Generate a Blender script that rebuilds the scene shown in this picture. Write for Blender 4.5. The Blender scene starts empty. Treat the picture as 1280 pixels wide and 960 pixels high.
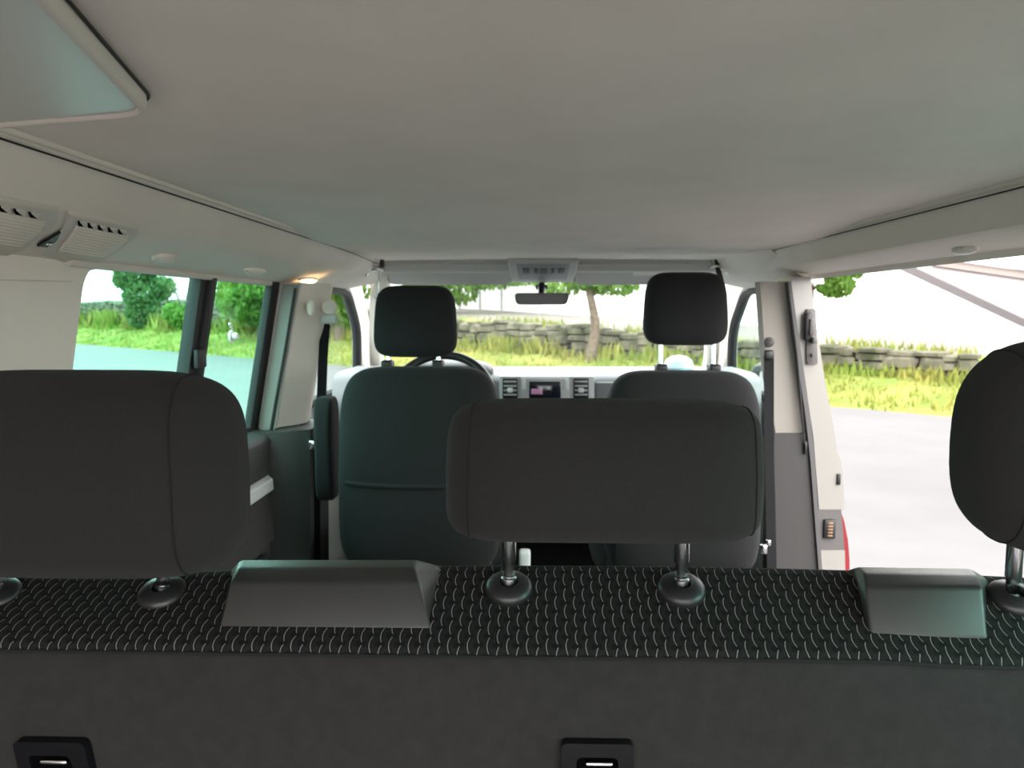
import bpy, bmesh, math, random
from mathutils import Vector, Matrix, Euler
from mathutils.geometry import delaunay_2d_cdt
random.seed(7)
C = bpy.context.scene.collection
PI = math.pi
# ------------------------------------------------------------------ camera model (1280 x 960 frame)
F = 950.0
VPX, VPY = 666.0, 389.0
CAM = Vector((-.05, 0, 1.75))
PITCH = math.atan((480 - VPY) / F)
YAW = math.atan((VPX - 640) / F * math.cos(PITCH))
ROT = Euler((PI / 2 - PITCH, 0, YAW), 'XYZ')
RM = ROT.to_matrix()

def ray(px, py): return RM @ Vector(((px - 640) / F, -(py - 480) / F, -1))
def at_y(px, py, y):
    d = ray(px, py); return CAM + d * ((y - CAM.y) / d.y)
def at_z(px, py, z):
    d = ray(px, py); return CAM + d * ((z - CAM.z) / d.z)
def at_x(px, py, x):
    d = ray(px, py); return CAM + d * ((x - CAM.x) / d.x)
def on_plane(px, py, p0, n):
    d = ray(px, py); return CAM + d * ((p0 - CAM).dot(n) / d.dot(n))
def R(x, y, z): return Vector((x + CAM.x, y, z + CAM.z))      # metres measured from the camera's spot

# ------------------------------------------------------------------ materials
def mat(name, col, rough=.6, metal=0, noise=0, nscale=40, bump=0, bscale=400, spec=.5, col2=None, detail=4, sheen=0, coat=0):
    m = bpy.data.materials.new(name); m.use_nodes = True
    nt = m.node_tree; b = nt.nodes['Principled BSDF']
    b.inputs['Base Color'].default_value = (*col, 1); b.inputs['Roughness'].default_value = rough
    b.inputs['Metallic'].default_value = metal; b.inputs['Specular IOR Level'].default_value = spec
    b.inputs['Sheen Weight'].default_value = sheen; b.inputs['Coat Weight'].default_value = coat
    tc = nt.nodes.new('ShaderNodeTexCoord')
    if noise or col2:
        n = nt.nodes.new('ShaderNodeTexNoise'); n.inputs['Scale'].default_value = nscale; n.inputs['Detail'].default_value = detail
        nt.links.new(tc.outputs['Object'], n.inputs['Vector'])
        r = nt.nodes.new('ShaderNodeValToRGB')
        c2 = col2 or tuple(min(1, c * (1 + noise)) for c in col)
        c1 = col if col2 else tuple(c * (1 - noise) for c in col)
        r.color_ramp.elements[0].position = .33; r.color_ramp.elements[1].position = .67
        r.color_ramp.elements[0].color = (*c1, 1); r.color_ramp.elements[1].color = (*c2, 1)
        nt.links.new(n.outputs['Fac'], r.inputs['Fac']); nt.links.new(r.outputs['Color'], b.inputs['Base Color'])
    if bump:
        n2 = nt.nodes.new('ShaderNodeTexNoise'); n2.inputs['Scale'].default_value = bscale; n2.inputs['Detail'].default_value = 3
        nt.links.new(tc.outputs['Object'], n2.inputs['Vector'])
        bp = nt.nodes.new('ShaderNodeBump'); bp.inputs['Strength'].default_value = bump; bp.inputs['Distance'].default_value = .002
        nt.links.new(n2.outputs['Fac'], bp.inputs['Height']); nt.links.new(bp.outputs['Normal'], b.inputs['Normal'])
    return m

def glass_mat(name, tint, refl=.5):
    m = bpy.data.materials.new(name); m.use_nodes = True
    nt = m.node_tree; nt.nodes.clear()
    o = nt.nodes.new('ShaderNodeOutputMaterial'); t = nt.nodes.new('ShaderNodeBsdfTransparent'); t.inputs['Color'].default_value = (*tint, 1)
    g = nt.nodes.new('ShaderNodeBsdfGlossy'); g.inputs['Roughness'].default_value = .02
    fr = nt.nodes.new('ShaderNodeFresnel'); fr.inputs['IOR'].default_value = 1.3
    mu = nt.nodes.new('ShaderNodeMath'); mu.operation = 'MULTIPLY'; mu.inputs[1].default_value = refl
    mx = nt.nodes.new('ShaderNodeMixShader')
    ge = nt.nodes.new('ShaderNodeNewGeometry'); iv = nt.nodes.new('ShaderNodeMath'); iv.operation = 'SUBTRACT'; iv.inputs[0].default_value = 1
    m3 = nt.nodes.new('ShaderNodeMath'); m3.operation = 'MULTIPLY'          # only the outer surface of a pane reflects
    nt.links.new(ge.outputs['Backfacing'], iv.inputs[1]); nt.links.new(mu.outputs[0], m3.inputs[0]); nt.links.new(iv.outputs[0], m3.inputs[1])
    nt.links.new(fr.outputs[0], mu.inputs[0]); nt.links.new(m3.outputs[0], mx.inputs[0])
    nt.links.new(t.outputs[0], mx.inputs[1]); nt.links.new(g.outputs[0], mx.inputs[2]); nt.links.new(mx.outputs[0], o.inputs[0])
    return m

def emit_mat(name, col, s):
    m = bpy.data.materials.new(name); m.use_nodes = True
    nt = m.node_tree; b = nt.nodes['Principled BSDF']
    b.inputs['Base Color'].default_value = (*col, 1); b.inputs['Emission Color'].default_value = (*col, 1); b.inputs['Emission Strength'].default_value = s
    return m

def leaf_mat(name, c1, c2):
    m = mat(name, c1, .6, col2=c2, nscale=1.6, spec=.2)
    nt = m.node_tree; b = nt.nodes['Principled BSDF']; o = [n for n in nt.nodes if n.type == 'OUTPUT_MATERIAL'][0]
    tr = nt.nodes.new('ShaderNodeBsdfTranslucent'); tr.inputs['Color'].default_value = (*[min(1, a * 1.5) for a in c2], 1)
    mx = nt.nodes.new('ShaderNodeMixShader'); mx.inputs[0].default_value = .35
    nt.links.new(b.outputs[0], mx.inputs[1]); nt.links.new(tr.outputs[0], mx.inputs[2]); nt.links.new(mx.outputs[0], o.inputs[0])
    return m

def weave_mat():
    """Black seat cloth woven with rows of short light chevron stitches (UV in metres)."""
    m = bpy.data.materials.new('patterned_cloth'); m.use_nodes = True
    nt = m.node_tree; L = nt.links; b = nt.nodes['Principled BSDF']; b.inputs['Roughness'].default_value = .85
    b.inputs['Specular IOR Level'].default_value = .2
    uv = nt.nodes.new('ShaderNodeUVMap'); uv.uv_map = 'UVMap'
    sp = nt.nodes.new('ShaderNodeSeparateXYZ'); L.new(uv.outputs[0], sp.inputs[0])
    def M(op, a, bb=None, c=None):
        n = nt.nodes.new('ShaderNodeMath'); n.operation = op
        for i, v in enumerate((a, bb, c)):
            if v is None: continue
            if isinstance(v, (int, float)): n.inputs[i].default_value = v
            else: L.new(v, n.inputs[i])
        return n.outputs[0]
    PU, PV = .0092, .0206
    def pattern(shift):
        u = M('DIVIDE', sp.outputs[0], PU); u = M('ADD', u, shift)
        col = M('FLOOR', u); odd = M('MODULO', M('ABSOLUTE', col), 2.0)
        v = M('ADD', M('DIVIDE', sp.outputs[1], PV), M('MULTIPLY', odd, .5))
        fv = M('FRACT', v); fu = M('SUBTRACT', M('FRACT', u), .5)
        h_ = M('SUBTRACT', fv, .5); bend = M('MULTIPLY', M('SUBTRACT', M('MULTIPLY', h_, h_), .08), 1.25)
        d = M('ABSOLUTE', M('SUBTRACT', fu, bend))
        return fv, d, fu
    fv, d, fu = pattern(0)
    line = M('MULTIPLY', M('LESS_THAN', d, .046), M('MULTIPLY', M('GREATER_THAN', fv, .1), M('LESS_THAN', fv, .93)))
    cell = M('MULTIPLY', M('GREATER_THAN', d, .2), M('LESS_THAN', M('ABSOLUTE', M('SUBTRACT', fv, .5)), .36))
    nz = nt.nodes.new('ShaderNodeTexNoise'); nz.inputs['Scale'].default_value = 900; L.new(uv.outputs[0], nz.inputs['Vector'])
    m1 = nt.nodes.new('ShaderNodeMixRGB'); m1.inputs[1].default_value = (.0035, .0035, .0037, 1); m1.inputs[2].default_value = (.0095, .0095, .0097, 1)
    L.new(cell, m1.inputs[0])
    m2 = nt.nodes.new('ShaderNodeMixRGB'); m2.inputs[2].default_value = (.25, .245, .225, 1)
    L.new(m1.outputs[0], m2.inputs[1]); L.new(M('MULTIPLY', line, M('MULTIPLY_ADD', nz.outputs['Fac'], .9, .3)), m2.inputs[0])
    L.new(m2.outputs[0], b.inputs['Base Color'])
    bp = nt.nodes.new('ShaderNodeBump'); bp.inputs['Strength'].default_value = .5; bp.inputs['Distance'].default_value = .001
    L.new(M('ADD', cell, line), bp.inputs['Height']); L.new(bp.outputs[0], b.inputs['Normal'])
    return m

M_ = dict(
    headliner=mat('headliner_cloth', (.79, .72, .665), .95, noise=.03, nscale=6, bump=.25, bscale=900, spec=.1),
    beige=mat('beige_trim', (.76, .695, .625), .6, noise=.03, nscale=5, bump=.15, bscale=700, spec=.3),
    beige_dark=mat('darker_beige_plastic', (.64, .59, .535), .55, bump=.1, bscale=700, spec=.3),  # a step darker than the main beige trim
    grey_trim=mat('light_grey_trim', (.47, .46, .44), .5, spec=.4),
    dark_trim=mat('charcoal_trim', (.045, .042, .041), .55, bump=.15, bscale=900, spec=.4),
    black=mat('black_plastic', (.012, .012, .013), .4, spec=.5),
    rubber=mat('black_rubber', (.016, .016, .017), .6, spec=.4),
    cloth=mat('charcoal_cloth', (.0175, .0162, .0155), .9, noise=.18, nscale=900, bump=.5, bscale=1500, spec=.25, sheen=.04),
    cloth_front=mat('front_seat_cloth', (.0125, .0125, .013), .9, noise=.15, nscale=500, bump=.4, bscale=1200, spec=.25, sheen=.04),
    panel=mat('bench_back_carpet', (.021, .0195, .0195), .9, noise=.12, nscale=60, bump=.3, bscale=1300, spec=.2, sheen=.03),
    seam=mat('seam_thread', (.0025, .0025, .0025), .9),
    cover=mat('satin_black_cover', (.024, .0235, .0225), .42, noise=.05, nscale=30, bump=.1, bscale=1500, spec=.5),
    weave=weave_mat(),
    gloss=mat('gloss_black', (.005, .005, .006), .25, spec=.3),
    recess_shade=mat('painted_recess_shade', (.0012, .0012, .0012), .9, spec=.05),  # near-black colour painted in for the shade inside hollows and slots
    web=mat('belt_webbing', (.007, .007, .008), .8, spec=.2),
    pillar=mat('pillar_beige_darkened', (.30, .275, .245), .6, spec=.3),  # beige trim with its colour darkened to offset strong light on the right pillar
    panel_face=mat('smooth_roof_panel', (.55, .545, .52), .32, spec=.5),
    chrome=mat('chrome', (.62, .62, .64), .14, metal=1),
    steel=mat('brushed_steel', (.45, .45, .46), .3, metal=1),
    silver=mat('silver_plastic', (.62, .63, .62), .35, spec=.5),
    white_paint=mat('white_paint', (.26, .245, .225), .3, spec=.5, coat=.3),
    red_paint=mat('red_paint', (.20, .008, .012), .3, spec=.5, coat=.6),
    plate=mat('grey_plate', (.095, .085, .083), .5),
    seal=mat('seal_grey', (.085, .078, .08), .6),
    copper=mat('copper_contacts', (.30, .17, .10), .5, metal=.6),
    green_glass=glass_mat('green_tinted_glass', (.70, 1, .93), .5),
    clear_glass=glass_mat('windscreen_glass', (.95, .98, .965), .5),
    side_glass=glass_mat('front_door_glass', (.88, .97, .95), .6),
    mirror_back=mat('mirror_housing', (.02, .021, .023), .4),
    dash_top=mat('dash_top', (.17, .172, .18), .5, bump=.2, bscale=600, spec=.5),
    dash_face=mat('dash_silver_face', (.42, .42, .43), .4, spec=.5),
    screen=mat('screen_glass', (.01, .012, .02), .12, spec=.6),
    lamp_on=emit_mat('lit_lamp_lens', (1, .86, .58), 1.1),
    lens=mat('clear_lamp_lens', (.75, .75, .73), .2, spec=.6),
    screen_glow=emit_mat('screen_lit_text', (.4, .2, .32), .03),
    carpet=mat('dark_floor', (.03, .03, .03), .95, noise=.2, nscale=90),
    asphalt=mat('asphalt', (.100, .0945, .0945), .9, noise=.06, nscale=1.2, bump=.2, bscale=60, spec=.2),
    path=mat('gravel_path', (.17, .155, .14), .95, noise=.12, nscale=2, spec=.1),
    turf=mat('turf', (.10, .14, .028), .95, col2=(.19, .175, .05), nscale=.9, detail=6, spec=.1),
    blade=mat('grass_blade', (.10, .155, .022), .8, col2=(.20, .185, .045), nscale=.7, spec=.15),
    stone=mat('weathered_stone', (.04, .045, .024), .95, col2=(.14, .128, .095), nscale=2.6, bump=.4, bscale=20, spec=.15),
    render=mat('white_render', (.74, .73, .72), .9, noise=.04, nscale=.6, spec=.1),
    soffit=mat('grey_soffit', (.36, .33, .33), .8),
    soffit_edge=mat('brown_soffit_edge', (.24, .2, .18), .8),
    bark=mat('bark', (.11, .085, .065), .95, noise=.3, nscale=9, bump=.6, bscale=40, spec=.1),
    leaf_dark=leaf_mat('dark_leaf', (.03, .075, .025), (.085, .15, .05)),
    leaf=leaf_mat('fresh_leaf', (.045, .12, .012), (.11, .2, .035)),
    post=mat('galvanised_post', (.3, .31, .31), .5, metal=.5),
    blue=mat('pale_blue_surface', (.42, .62, .72), .5),
)
# ------------------------------------------------------------------ object helpers
ORG = {}
def tag(o, label=None, cat=None, group=None, kind=None):
    for k, v in (('label', label), ('category', cat), ('group', group), ('kind', kind)):
        if v: o[k] = v
    return o

def thing(name, loc, label, cat, group=None, kind=None):
    o = bpy.data.objects.new(name, None); C.objects.link(o); o.location = loc; o.empty_display_size = .1
    ORG[o.name] = Vector(loc)
    return tag(o, label, cat, group, kind)

def obj(name, pieces, parent=None, angle=40, label=None, cat=None, group=None, kind=None, uv=None):
    """One mesh object out of (bmesh, material) pieces drawn in world metres."""
    if isinstance(pieces, tuple): pieces = [pieces]
    verts, faces, mi, mats, uvs = [], [], [], [], []
    for k, (bm, m) in enumerate(pieces):
        bmesh.ops.recalc_face_normals(bm, faces=bm.faces)
        off = len(verts); bm.verts.index_update()
        lay = bm.loops.layers.uv.active
        verts += [v.co.copy() for v in bm.verts]
        if m not in mats: mats.append(m)
        for f in bm.faces:
            faces.append([v.index + off for v in f.verts]); mi.append(mats.index(m))
            for l in f.loops: uvs.append(l[lay].uv.copy() if lay else Vector((0, 0)))
        bm.free()
    if parent is None:
        zs = min(v.z for v in verts)
        org = Vector((sum(v.x for v in verts) / len(verts), sum(v.y for v in verts) / len(verts), zs))
    else: org = ORG[parent.name]
    me = bpy.data.meshes.new(name)
    me.from_pydata([v - org for v in verts], [], faces)
    for m in mats: me.materials.append(m)
    for p, i in zip(me.polygons, mi): p.material_index = i; p.use_smooth = True
    if any(u.length for u in uvs):
        l = me.uv_layers.new(name='UVMap')
        for i, u in enumerate(uvs): l.data[i].uv = u
    me.set_sharp_from_angle(angle=math.radians(angle))
    o = bpy.data.objects.new(name, me); C.objects.link(o)
    if parent is None: o.location = org
    else: o.parent = parent
    ORG[o.name] = org
    return tag(o, label, cat, group, kind)

def B(): return bmesh.new()

def rbox(bm, c, size, r=.004, seg=2, rot=None):
    t = bmesh.ops.create_cube(bm, size=1); vs = t['verts']
    for v in vs: v.co = Vector((v.co.x * size[0], v.co.y * size[1], v.co.z * size[2]))
    if r > 0:
        es = list({e for v in vs for e in v.link_edges})
        g = bmesh.ops.bevel(bm, geom=es, offset=min(r, min(size) * .49), segments=seg, affect='EDGES', profile=.5)
        vs = list({v for f in g['faces'] for v in f.verts} | {v for v in vs if v.is_valid})
    M = Matrix.Translation(c) @ (rot.to_4x4() if rot else Matrix())
    bmesh.ops.transform(bm, matrix=M, verts=vs)
    return bm

def hexa(bm, p, r=0, seg=3):
    """Solid from 8 corners: bottom four then top four, both in the same turn."""
    vs = [bm.verts.new(q) for q in p]
    fs = [bm.faces.new([vs[i] for i in q]) for q in ((3, 2, 1, 0), (4, 5, 6, 7), (0, 1, 5, 4), (1, 2, 6, 5), (2, 3, 7, 6), (3, 0, 4, 7))]
    if r: bmesh.ops.bevel(bm, geom=list({e for f in fs for e in f.edges}), offset=r, segments=seg, affect='EDGES', profile=.5)
    return bm

def smooth_pts(pts, n=6):
    pts = [Vector(p) for p in pts]; out = []
    for i in range(len(pts) - 1):
        p0 = pts[max(i - 1, 0)]; p1 = pts[i]; p2 = pts[i + 1]; p3 = pts[min(i + 2, len(pts) - 1)]
        for k in range(n):
            t = k / n
            out.append(.5 * ((2 * p1) + (p2 - p0) * t + (2 * p0 - 5 * p1 + 4 * p2 - p3) * t * t + (3 * p1 - p0 - 3 * p2 + p3) * t ** 3))
    out.append(pts[-1]); return out

def tube(bm, pts, r, n=10, closed=False):
    pts = [Vector(p) for p in pts]; N = len(pts); rings = []; up = None
    for i, p in enumerate(pts):
        if closed: t = (pts[(i + 1) % N] - pts[i - 1])
        else: t = pts[min(i + 1, N - 1)] - pts[max(i - 1, 0)]
        t.normalize()
        if up is None:
            up = Vector((0, 0, 1)) if abs(t.z) < .9 else Vector((1, 0, 0))
        up = (up - t * up.dot(t)).normalized(); sd = t.cross(up)
        rr = r[i] if isinstance(r, (list, tuple)) else r
        rings.append([bm.verts.new(p + (up * math.cos(2 * PI * k / n) + sd * math.sin(2 * PI * k / n)) * rr) for k in range(n)])
    for i in range(N if closed else N - 1):
        a, b = rings[i], rings[(i + 1) % N]
        for k in range(n): bm.faces.new((a[k], a[(k + 1) % n], b[(k + 1) % n], b[k]))
    if not closed:
        bm.faces.new(rings[0][::-1]); bm.faces.new(rings[-1])
    return bm

def lathe(bm, prof, c, axis=(0, 0, 1), n=32):
    q = Vector((0, 0, 1)).rotation_difference(Vector(axis)); rings = []
    for r, z in prof:
        if r < 1e-6: rings.append([bm.verts.new(Vector(c) + q @ Vector((0, 0, z)))])
        else: rings.append([bm.verts.new(Vector(c) + q @ Vector((r * math.cos(2 * PI * k / n), r * math.sin(2 * PI * k / n), z))) for k in range(n)])
    for a, b in zip(rings, rings[1:]):
        for k in range(n):
            k2 = (k + 1) % n
            if len(a) == 1 and len(b) == 1: continue
            if len(a) == 1: bm.faces.new((a[0], b[k], b[k2]))
            elif len(b) == 1: bm.faces.new((a[k], a[k2], b[0]))
            else: bm.faces.new((a[k], a[k2], b[k2], b[k]))
    for rg in (rings[0], rings[-1]):
        if len(rg) > 2: bm.faces.new(rg)
    return bm

def loft(bm, rings, closed=True, caps=True):
    vr = [[bm.verts.new(p) for p in r] for r in rings]; n = len(vr[0])
    for a, b in zip(vr, vr[1:]):
        for k in range(n if closed else n - 1): bm.faces.new((a[k], a[(k + 1) % n], b[(k + 1) % n], b[k]))
    if caps and closed: bm.faces.new(vr[0][::-1]); bm.faces.new(vr[-1])
    return bm

def prism(bm, poly, f, w0, w1, r=0, seg=2):
    a = [bm.verts.new(f(u, v, w0)) for u, v in poly]; b = [bm.verts.new(f(u, v, w1)) for u, v in poly]; n = len(poly)
    fs = [bm.faces.new(a[::-1]), bm.faces.new(b)]
    caps = list(fs)
    for k in range(n): fs.append(bm.faces.new((a[k], a[(k + 1) % n], b[(k + 1) % n], b[k])))
    if r: bmesh.ops.bevel(bm, geom=list({e for q in caps for e in q.edges}), offset=r, segments=seg, affect='EDGES', profile=.5)
    return bm

def round_poly(pts, r, n=5):
    out = []; N = len(pts)
    for i in range(N):
        p = Vector(pts[i]); a = Vector(pts[i - 1]); b = Vector(pts[(i + 1) % N])
        rr = r[i] if isinstance(r, (list, tuple)) else r
        da, db = a - p, b - p; rr = min(rr, da.length * .45, db.length * .45)
        if rr < 1e-5: out.append(tuple(p)); continue
        s, e = p + da.normalized() * rr, p + db.normalized() * rr
        for k in range(n + 1):
            t = k / n; q = s * (1 - t) ** 2 + p * 2 * t * (1 - t) + e * t * t; out.append(tuple(q))
    return out

def holed(bm, outer, holes, f, thick):
    """Panel with holes: 2-D outline and holes filled, mapped by f(u, v, depth) and given thickness."""
    pts, edges = [], []
    for lp in [outer] + holes:
        o = len(pts); pts += [Vector(p) for p in lp]; edges += [(o + i, o + (i + 1) % len(lp)) for i in range(len(lp))]
    us = [p.x for p in pts]; vs = [p.y for p in pts]
    def inside(q, lp):
        c = False
        for i in range(len(lp)):
            (x1, y1), (x2, y2) = lp[i][:2], lp[i - 1][:2]
            if (y1 > q[1]) != (y2 > q[1]) and q[0] < (x2 - x1) * (q[1] - y1) / (y2 - y1) + x1: c = not c
        return c
    v2, e2, f2, *_ = delaunay_2d_cdt(pts, edges, [], 0, 1e-6)
    keep = []
    for t in f2:
        q = sum((v2[i] for i in t), Vector((0, 0))) / len(t)
        if inside(q, outer) and not any(inside(q, h) for h in holes): keep.append(t)
    A = [bm.verts.new(f(p.x, p.y, 0)) for p in v2]; Bk = [bm.verts.new(f(p.x, p.y, thick)) for p in v2]
    cnt = {}
    for t in keep:
        bm.faces.new([A[i] for i in t]); bm.faces.new([Bk[i] for i in t][::-1])
        for i in range(len(t)):
            e = (t[i], t[(i + 1) % len(t)]); k = tuple(sorted(e)); cnt[k] = None if k in cnt else e
    for e in cnt.values():
        if e: bm.faces.new((A[e[1]], A[e[0]], Bk[e[0]], Bk[e[1]]))
    for v in [v for v in bm.verts if not v.link_faces]: bm.verts.remove(v)
    return bm

def spw(v, e): return math.copysign(abs(v) ** e, v)
def cushion(bm, c, a, b, cz, n=4.5, m=2.6, nu=72, nv=28, warp=None):
    w = warp or (lambda p: p); rings = []
    for j in range(nv + 1):
        ph = -PI / 2 + PI * j / nv; y = spw(math.sin(ph), 2 / m) * b; s = abs(math.cos(ph)) ** (2 / m)
        if j in (0, nv): rings.append([bm.verts.new(Vector(c) + w(Vector((0, y, 0))))]); continue
        rings.append([bm.verts.new(Vector(c) + w(Vector((a * s * spw(math.cos(2 * PI * i / nu), 2 / n), y, cz * s * spw(math.sin(2 * PI * i / nu), 2 / n))))) for i in range(nu)])
    for p, q in zip(rings, rings[1:]):
        for k in range(nu):
            k2 = (k + 1) % nu
            if len(p) == 1: bm.faces.new((p[0], q[k], q[k2]))
            elif len(q) == 1: bm.faces.new((p[k], p[k2], q[0]))
            else: bm.faces.new((p[k], p[k2], q[k2], q[k]))
    return bm

def cushion_seam(bm, c, a, b, cz, x0, n=4.5, m=2.6, r=.0008, warp=None):
    w = warp or (lambda p: p); pts = []; k = abs(x0 / a) ** n
    for i in range(72):
        al = 2 * PI * i / 72; lo, hi = 0, 2
        for _ in range(40):
            q = (lo + hi) / 2; y, z = q * math.cos(al), q * math.sin(al)
            if (k + abs(z) ** n) ** (m / n) + abs(y) ** m > 1: hi = q
            else: lo = q
        pts.append(Vector(c) + w(Vector((x0, lo * b * math.cos(al), lo * cz * math.sin(al)))))
    return tube(bm, pts, r, 6, closed=True)

# ================================================================== VAN SHELL (the room)
def wall_x(z):            # inner skin of the side wall: leans inward above the belt line
    return .93 - max(0, z - 1.33) * .18 if z < 1.83 else .84 - (z - 1.83) * .35
bm = B(); rbox(bm, (0, 1.7, .53), (1.86, 4.6, .04), .003)
obj('floor', (bm, M_['carpet']), label='dark carpeted van floor between the seats', cat='floor', kind='structure')

# headlining ------------------------------------------------------
def lerp(a, b, t): return a + (b - a) * t
def sstep(t): t = max(0, min(1, t)); return t * t * (3 - 2 * t)
def ceil_edges(y):
    return -.585 + CAM.x, .749 + CAM.x
def ceil_z(x, y):
    xl, xr = ceil_edges(y); u = 2 * (x - xl) / (xr - xl) - 1
    drop = .014 * sstep((y - 1.75) / .3) - .006 * sstep((y - 2.05) / .7)
    return 1.952 + .005 * (1 - u * u) - drop
bm = B(); NY, NX = 60, 24; rows = []
for j in range(NY + 1):
    y = -.62 + 3.59 * j / NY; xl, xr = ceil_edges(y)
    rows.append([(lerp(xl, xr, i / NX), y) for i in range(NX + 1)])
top = [[bm.verts.new((x, y, ceil_z(x, y))) for x, y in r] for r in rows]
bot = [[bm.verts.new((x, y, ceil_z(x, y) + .02)) for x, y in r] for r in rows]
for g in (top, bot):
    for j in range(NY):
        for i in range(NX): bm.faces.new((g[j][i], g[j][i + 1], g[j + 1][i + 1], g[j + 1][i]))
for j in range(NY):
    for i in (0, NX): bm.faces.new((top[j][i], top[j + 1][i], bot[j + 1][i], bot[j][i]))
for i in range(NX):
    for j in (0, NY): bm.faces.new((top[j][i], top[j][i + 1], bot[j][i + 1], bot[j][i]))
obj('ceiling', (bm, M_['headliner']), label='pale grey cloth headlining of the van roof', cat='ceiling', kind='structure', angle=60)
bm = B(); rbox(bm, (0, 1.24, 2.03), (1.74, 3.90, .05), .02)
obj('roof', (bm, M_['white_paint']), label='outer metal roof skin above the headlining', cat='roof', kind='structure')

# roof rails ------------------------------------------------------
def rail(side):
    if side < 0:
        near = [(-.587, .203), (-.589, .195), (-.596, .189), (-.622, .163), (-.642, .141), (-.658, .131), (-.69, .119), (-.79, .084)]
        far = [(-.587, .190), (-.589, .182), (-.596, .178), (-.615, .165), (-.632, .150), (-.645, .142), (-.665, .132), (-.72, .108)]
        ys, yt = 2.3, 3.0
    else:
        near = [(.751, .203), (.752, .195), (.756, .189), (.768, .150), (.774, .137), (.784, .130), (.862, .112), (.872, .0985)]
        far = [(.751, .190), (.752, .182), (.756, .178), (.764, .160), (.770, .150), (.778, .143), (.81, .130), (.85, .112)]
        ys, yt = 2.3, 3.0
    rings = []
    for j in range(45):
        y = -.62 + (yt + .62) * j / 44; t = sstep((y - ys) / (yt - ys + .1))
        prof = [R(lerp(a[0], b[0], t), y, lerp(a[1], b[1], t)) for a, b in zip(near, far)]
        o = -1 if side < 0 else 1
        prof += [prof[-1] + Vector((o * .03, 0, .02)), Vector((prof[0].x, y, 0)) + Vector((o * .06, 0, 2.0)), Vector((prof[0].x, y, 1.985))]
        rings.append(prof)
    bm = B(); loft(bm, rings); bmesh.ops.triangulate(bm, faces=[f for f in bm.faces if len(f.verts) > 4])
    return bm, rings
bmL, ringsL = rail(-1)
obj('trim_1', (bmL, M_['beige']), label='beige roof rail trim along the left of the headlining', cat='trim', kind='structure', angle=28)
bmR, ringsR = rail(1)
obj('trim_2', (bmR, M_['beige']), label='grey beige roof rail trim over the open side door', cat='trim', kind='structure', angle=28)
# piping bead where headlining and rail meet
for nm, rings, lab in (('trim_3', ringsL, 'pale piping bead between headlining and left roof rail'), ('trim_4', ringsR, 'piping bead between headlining and the rail over the open door')):
    bm = B(); s = -1 if rings is ringsL else 1; gr = B()
    tube(gr, [r[1] + Vector((-s * .002, 0, -.0055)) for r in rings], .0014, 6)
    tube(bm, [r[0] + Vector((-s * .004, 0, -.002)) for r in rings], .0055, 10)
    obj(nm, [(bm, M_['beige']), (gr, M_['rubber'])], label=lab, cat='trim', kind='structure')

# window trim strip under the left rail
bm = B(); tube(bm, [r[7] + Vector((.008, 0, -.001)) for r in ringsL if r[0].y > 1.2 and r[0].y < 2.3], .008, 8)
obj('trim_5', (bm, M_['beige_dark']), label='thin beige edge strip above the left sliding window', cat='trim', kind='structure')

# left side wall --------------------------------------------------
def fl(u, v, w): return Vector((-wall_x(v) - w, u, v))
def fr(u, v, w): return Vector((wall_x(v) + w, u, v))
hole_l = round_poly([(1.335, 1.38), (2.33, 1.38), (2.33, 1.832), (1.335, 1.832)], .05, 6)
bm = B(); holed(bm, [(-.62, 1.33), (2.40, 1.33), (2.40, 1.83), (2.40, 2.0), (-.62, 2.0), (-.62, 1.83)], [hole_l], fl, .014)
obj('wall_left', (bm, M_['beige']), label='beige upper side wall and rear pillar around the left window', cat='wall', kind='structure', angle=20)
# seam on the rear pillar
bm = B(); tube(bm, [Vector((-wall_x(1.80) + .001, y, 1.80 + .005 * math.sin(y * 5))) for y in [.3 + .05 * k for k in range(21)]], .0012, 6)
obj('trim_6', (bm, M_['beige_dark']), label='fine joint line across the left rear pillar trim', cat='trim', kind='structure')
# lower trim
bm = B(); prism(bm, [(-.935, 1.395), (-.86, 1.375), (-.85, 1.36), (-.86, 1.15), (-.87, .56), (-.935, .56)], lambda u, v, w: Vector((u, w, v)), -.62, 2.36, .004)
obj('trim_7', (bm, M_['dark_trim']), label='charcoal lower side trim below the left window', cat='trim', kind='structure')

# sliding window --------------------------------------------------
w1 = thing('window_1', (-.9, 1.83, 1.38), 'green tinted two pane sliding window in the left wall', 'window', kind='structure')
def rim(bm, poly, f, d, r, n=8): return tube(bm, [f(u, v, d) for u, v in poly], r, n, closed=True)
bm = B(); rim(bm, hole_l, fl, .010, .006)
prism(bm, [(2.27, 1.38), (2.345, 1.38), (2.345, 1.84), (2.27, 1.84)], fl, -.010, .013, .003)
prism(bm, [(1.34, 1.375), (2.33, 1.375), (2.33, 1.40), (1.34, 1.40)], fl, -.012, .03, .003)
obj('window_frame', (bm, M_['rubber']), w1)
for a, b_, d in ((1.33, 1.86, .009), (1.83, 2.335, .002)):
    bm = B(); prism(bm, [(a, 1.375), (b_, 1.375), (b_, 1.84), (a, 1.84)], fl, d, d + .004)
    obj('pane', (bm, M_['green_glass']), w1)
bm = B(); prism(bm, [(1.80, 1.38), (1.835, 1.38), (1.835, 1.835), (1.80, 1.835)], fl, -.004, .028, .003)
prism(bm, [(1.838, 1.38), (1.868, 1.38), (1.868, 1.835), (1.838, 1.835)], fl, -.014, .018, .003)
rbox(bm, fl(1.83, 1.635, -.014), (.012, .05, .045), .003)
obj('divider', (bm, M_['rubber']), w1)
bm = B(); pc = fl(2.045, 1.682, -.002)
lathe(bm, [(0, .014), (.008, .014), (.010, .01), (.010, 0), (.016, 0), (.016, -.006)], pc, (1, 0, 0), 20)
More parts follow.
